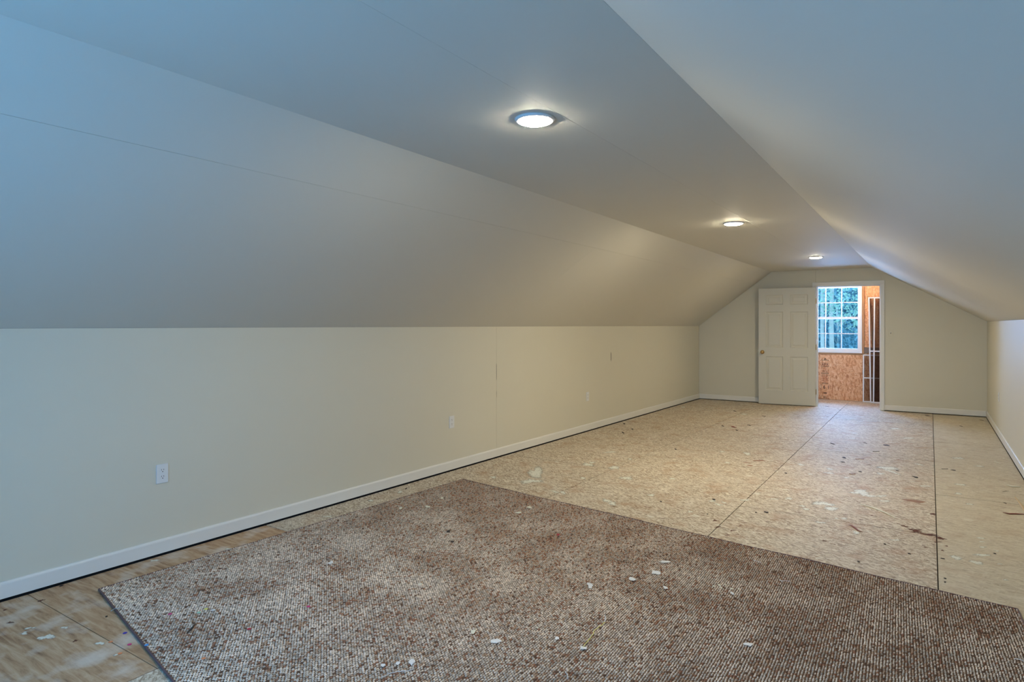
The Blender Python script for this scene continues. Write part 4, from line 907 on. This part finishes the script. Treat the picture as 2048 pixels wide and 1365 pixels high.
for nm, c in (('cream', (.72, .70, .58)), ('yellow', (.75, .68, .16)), ('greywire', (.40, .42, .42)), ('redbit', (.45, .03, .05)), ('pink', (.62, .06, .22)), ('green', (.35, .62, .48)),
              ('orange', (.75, .28, .12)), ('blue', (.08, .33, .75)), ('navy', (.04, .03, .38)), ('paper2', (.78, .77, .66))):
    M[nm] = mat(nm + '_bit', c, .7)
def deb_obj(kind, p, Z, size, m, name):
    rr = random.Random(int(abs((p[0] if kind in ('scrap', 'chip', 'disc') else p[0][0])*1e4)))
    if kind in ('scrap', 'chip', 'disc'):
        x, y, a, b = p; a = min(a, .05); b = max(min(b, .05), a*.55)
        if kind == 'disc': a = min(a, .009); b = a
        n = {'scrap': 9, 'chip': 7, 'disc': 12}[kind]; top = []; jag = {'scrap': .38, 'chip': .45, 'disc': .04}[kind]
        hgt = {'scrap': .0035*size, 'chip': size, 'disc': .0012}[kind]
        s = MB(); ca, sa = math.cos(CAMROT), math.sin(CAMROT)
        for ring_, (f, zz) in enumerate(((1, 0), (1, 1), (.45, 1))):
            rr2 = random.Random(rr.random() if ring_ == 0 else 5)
            if ring_ == 0: rad = [1+rr.uniform(-jag, jag) for _ in range(n)]; lift = [rr.uniform(0, 1)**2 for _ in range(n)]
            for i in range(n):
                t_ = 2*PI*i/n; px, py = a*rad[i]*f*math.cos(t_), b*rad[i]*f*math.sin(t_)
                if kind == 'scrap': z = (lift[i]*hgt if f == 1 else hgt*.35) + (.0005 if zz else 0)
                elif kind == 'chip': z = zz*hgt*(1 if f < 1 else .45+.4*lift[i])
                else: z = zz*hgt
                s.v.append((px*ca-py*sa, px*sa+py*ca, z))
        for i in range(n):
            q = (i+1) % n
            s.f += [(i, q, n+q, n+i), (n+i, n+q, 2*n+q, 2*n+i)]
        s.f += [tuple(range(n))[::-1], tuple(range(2*n, 3*n))]
        return s.build(name, M[m], None, loc=(x, y, Z))
    x, y = p[0]; P_ = [Vector((q[0]-x, q[1]-y, 0)) for q in p]
    if kind == 'thread':
        Q = []
        for i in range(len(P_)-1):
            for k in range(4): Q.append(P_[i].lerp(P_[i+1], k/4) + Vector((rr.uniform(-1, 1)*.001, rr.uniform(-1, 1)*.001, size + rr.uniform(0, .0015))))
        Q.append(P_[-1] + Vector((0, 0, size)))
        return MB().tube(Q, size*1.15, 6).build(name, M[m], None, loc=(x, y, Z), smooth=True)
    if kind == 'staple':
        d = (P_[1]-P_[0]).normalized(); side = Vector((-d.y, d.x, 0))*.012; r = size*.7
        s = MB().tube([P_[0]+side+Vector((0, 0, r)), P_[0]+side*.1+Vector((0, 0, r)), P_[0]+d*.006+Vector((0, 0, r*1.2)), P_[1]-d*.006+Vector((0, 0, r*1.2)), P_[1]+side*.1+Vector((0, 0, r)), P_[1]+side+Vector((0, 0, r))], r, 6)
        return s.build(name, M[m], None, loc=(x, y, Z))
    n = len(P_); rs = [max(.0012, size/2*1.7*math.sin(PI*(i+.35)/(n-.3))) for i in range(n)]
    s = MB().tube([q+Vector((0, 0, size*.2)) for q in P_], rs, 6)
    s.v = [(a_, b_, max(0, size*.2+(c_-size*.2)*.4)) for a_, b_, c_ in s.v]
    return s.build(name, M[m], None, loc=(x, y, Z))
for kind, p, Z, size, m, label, cat, name, group in DEB:
    tag(deb_obj(kind, p, Z, size, m, name), label, cat, group)


# ------------------------------------------------------------------ outdoors seen through the landing window
gr = tag(MB().box(-200, 200, 13.3, 420, -5.9, -5.7).build('ground', M['grass']), 'green lawn far below the attic window', kind='structure')
tag(MB().box(-60, 60, -60, -1.9, -5.9, -5.7).build('ground', M['grass']), 'green lawn behind the house', kind='structure')
def tree(x, y, r, h, lean, cz, cr, nleaf, size, lm, label, branches=6):
    e = empty('tree', (x, y, -5.7), label=label, cat='tree', group='trees beyond the landing window')
    rr = random.Random(int(x*77+y*13))
    pts = [Vector((lean*k/8 + rr.uniform(-.05, .05), rr.uniform(-.05, .05), h*k/8)) for k in range(9)]
    MB().tube(pts, [r*(1.1-.75*k/8) for k in range(9)], 10).build('trunk', M['bark'], e, smooth=True)
    s = MB()
    for k in range(branches):
        i = rr.randint(6, 7); b0 = pts[i]; a = rr.uniform(0, 2*PI); L = rr.uniform(.5, 1)*cr
        s.tube([b0, b0+Vector((math.cos(a)*L*.5, math.sin(a)*L*.5, L*.35)), b0+Vector((math.cos(a)*L, math.sin(a)*L, L*.5))], [r*.16, r*.1, r*.04], 5)
    if branches: s.build('branches', M['bark'], e)['kind'] = 'stuff'
    c = np.random.RandomState(int(abs(x*91+y*7))); d = c.normal(size=(nleaf, 3)); d /= np.linalg.norm(d, axis=1)[:, None]
    # leaves gathered in tufts
    nt_ = 60; tuf = c.normal(size=(nt_, 3)); tuf /= np.linalg.norm(tuf, axis=1)[:, None]; tuf *= (c.rand(nt_, 1)**.4)*np.array([cr, cr, cr*1.15]); tuf[:, 2] += cz+5.7; tuf[:, 0] += lean*.7
    ctr = tuf[c.randint(0, nt_, nleaf)] + d*(c.rand(nleaf, 1)**.6)*cr*.30
    u = c.normal(size=(nleaf, 3)); u /= np.linalg.norm(u, axis=1)[:, None]; v = np.cross(u, c.normal(size=(nleaf, 3))); v /= np.linalg.norm(v, axis=1)[:, None]
    sz = size*c.uniform(.6, 1.2, (nleaf, 1)); nn = np.cross(u, v)
    V_ = np.stack([ctr-u*sz, ctr-v*sz*.45+nn*sz*.12, ctr+u*sz, ctr+v*sz*.45+nn*sz*.12], 1).reshape(-1, 3)
    Fq = [(4*i, 4*i+1, 4*i+2, 4*i+3) for i in range(nleaf)]
    o = link('foliage', me_from(V_, Fq, M[lm], 'foliage'), e); o['kind'] = 'stuff'
T = [(-3.6, 33, .12, 8, 0, -.9, 2.3, 8000, .11, 'leaf_far', 'low shaded tree seen at the foot of the window view'),
     (-5.0, 60, .2, 12, 0, -.5, 6.0, 9000, .30, 'leaf_far', 'distant dim tree seen low in the window panes'),
     (-3.50, 26.5, .10, 11, .15, 9.5, 2.2, 1500, .10, 'leaf_near', 'straight pale trunk in the left column of window panes'),
     (-3.38, 27.5, .12, 12, .28, 10.5, 2.6, 1500, .10, 'leaf_near', 'thicker pale trunk in the middle column of window panes'),
     (-1.65, 25.0, .10, 9, 0, 2.75, 1.8, 3000, .07, 'leaf_near', 'bright leafy tree filling the upper right panes'),
     (-4.6, 27.0, .12, 11, .1, 5.6, 2.4, 2600, .09, 'leaf_near', 'leafy tree left of the trunks outside the window'),
     (-5.6, 36, .16, 12, 0, 1.5, 4.4, 9000, .17, 'leaf_far', 'shaded blue-green tree behind, left'),
     (-1.5, 38, .16, 12, 0, 1.0, 4.6, 9000, .17, 'leaf_far', 'shaded blue-green tree behind the trunks'),
     (3.2, 37, .16, 12, 0, 1.5, 4.2, 5000, .14, 'leaf_far', 'shaded blue-green tree behind, right'),
     (-10.5, 40, .18, 13, 0, 2.0, 5.2, 4500, .17, 'leaf_far', 'shaded blue-green tree far to the left'),
     (-3.8, 48, .2, 14, 0, 4.5, 6.5, 12000, .30, 'leaf_far', 'tall dim tree closing the view at the back'),
     (6.5, 50, .2, 14, 0, 3.5, 6.5, 5000, .24, 'leaf_far', 'tall dim tree at the back right')]
for a in T: tree(*a)
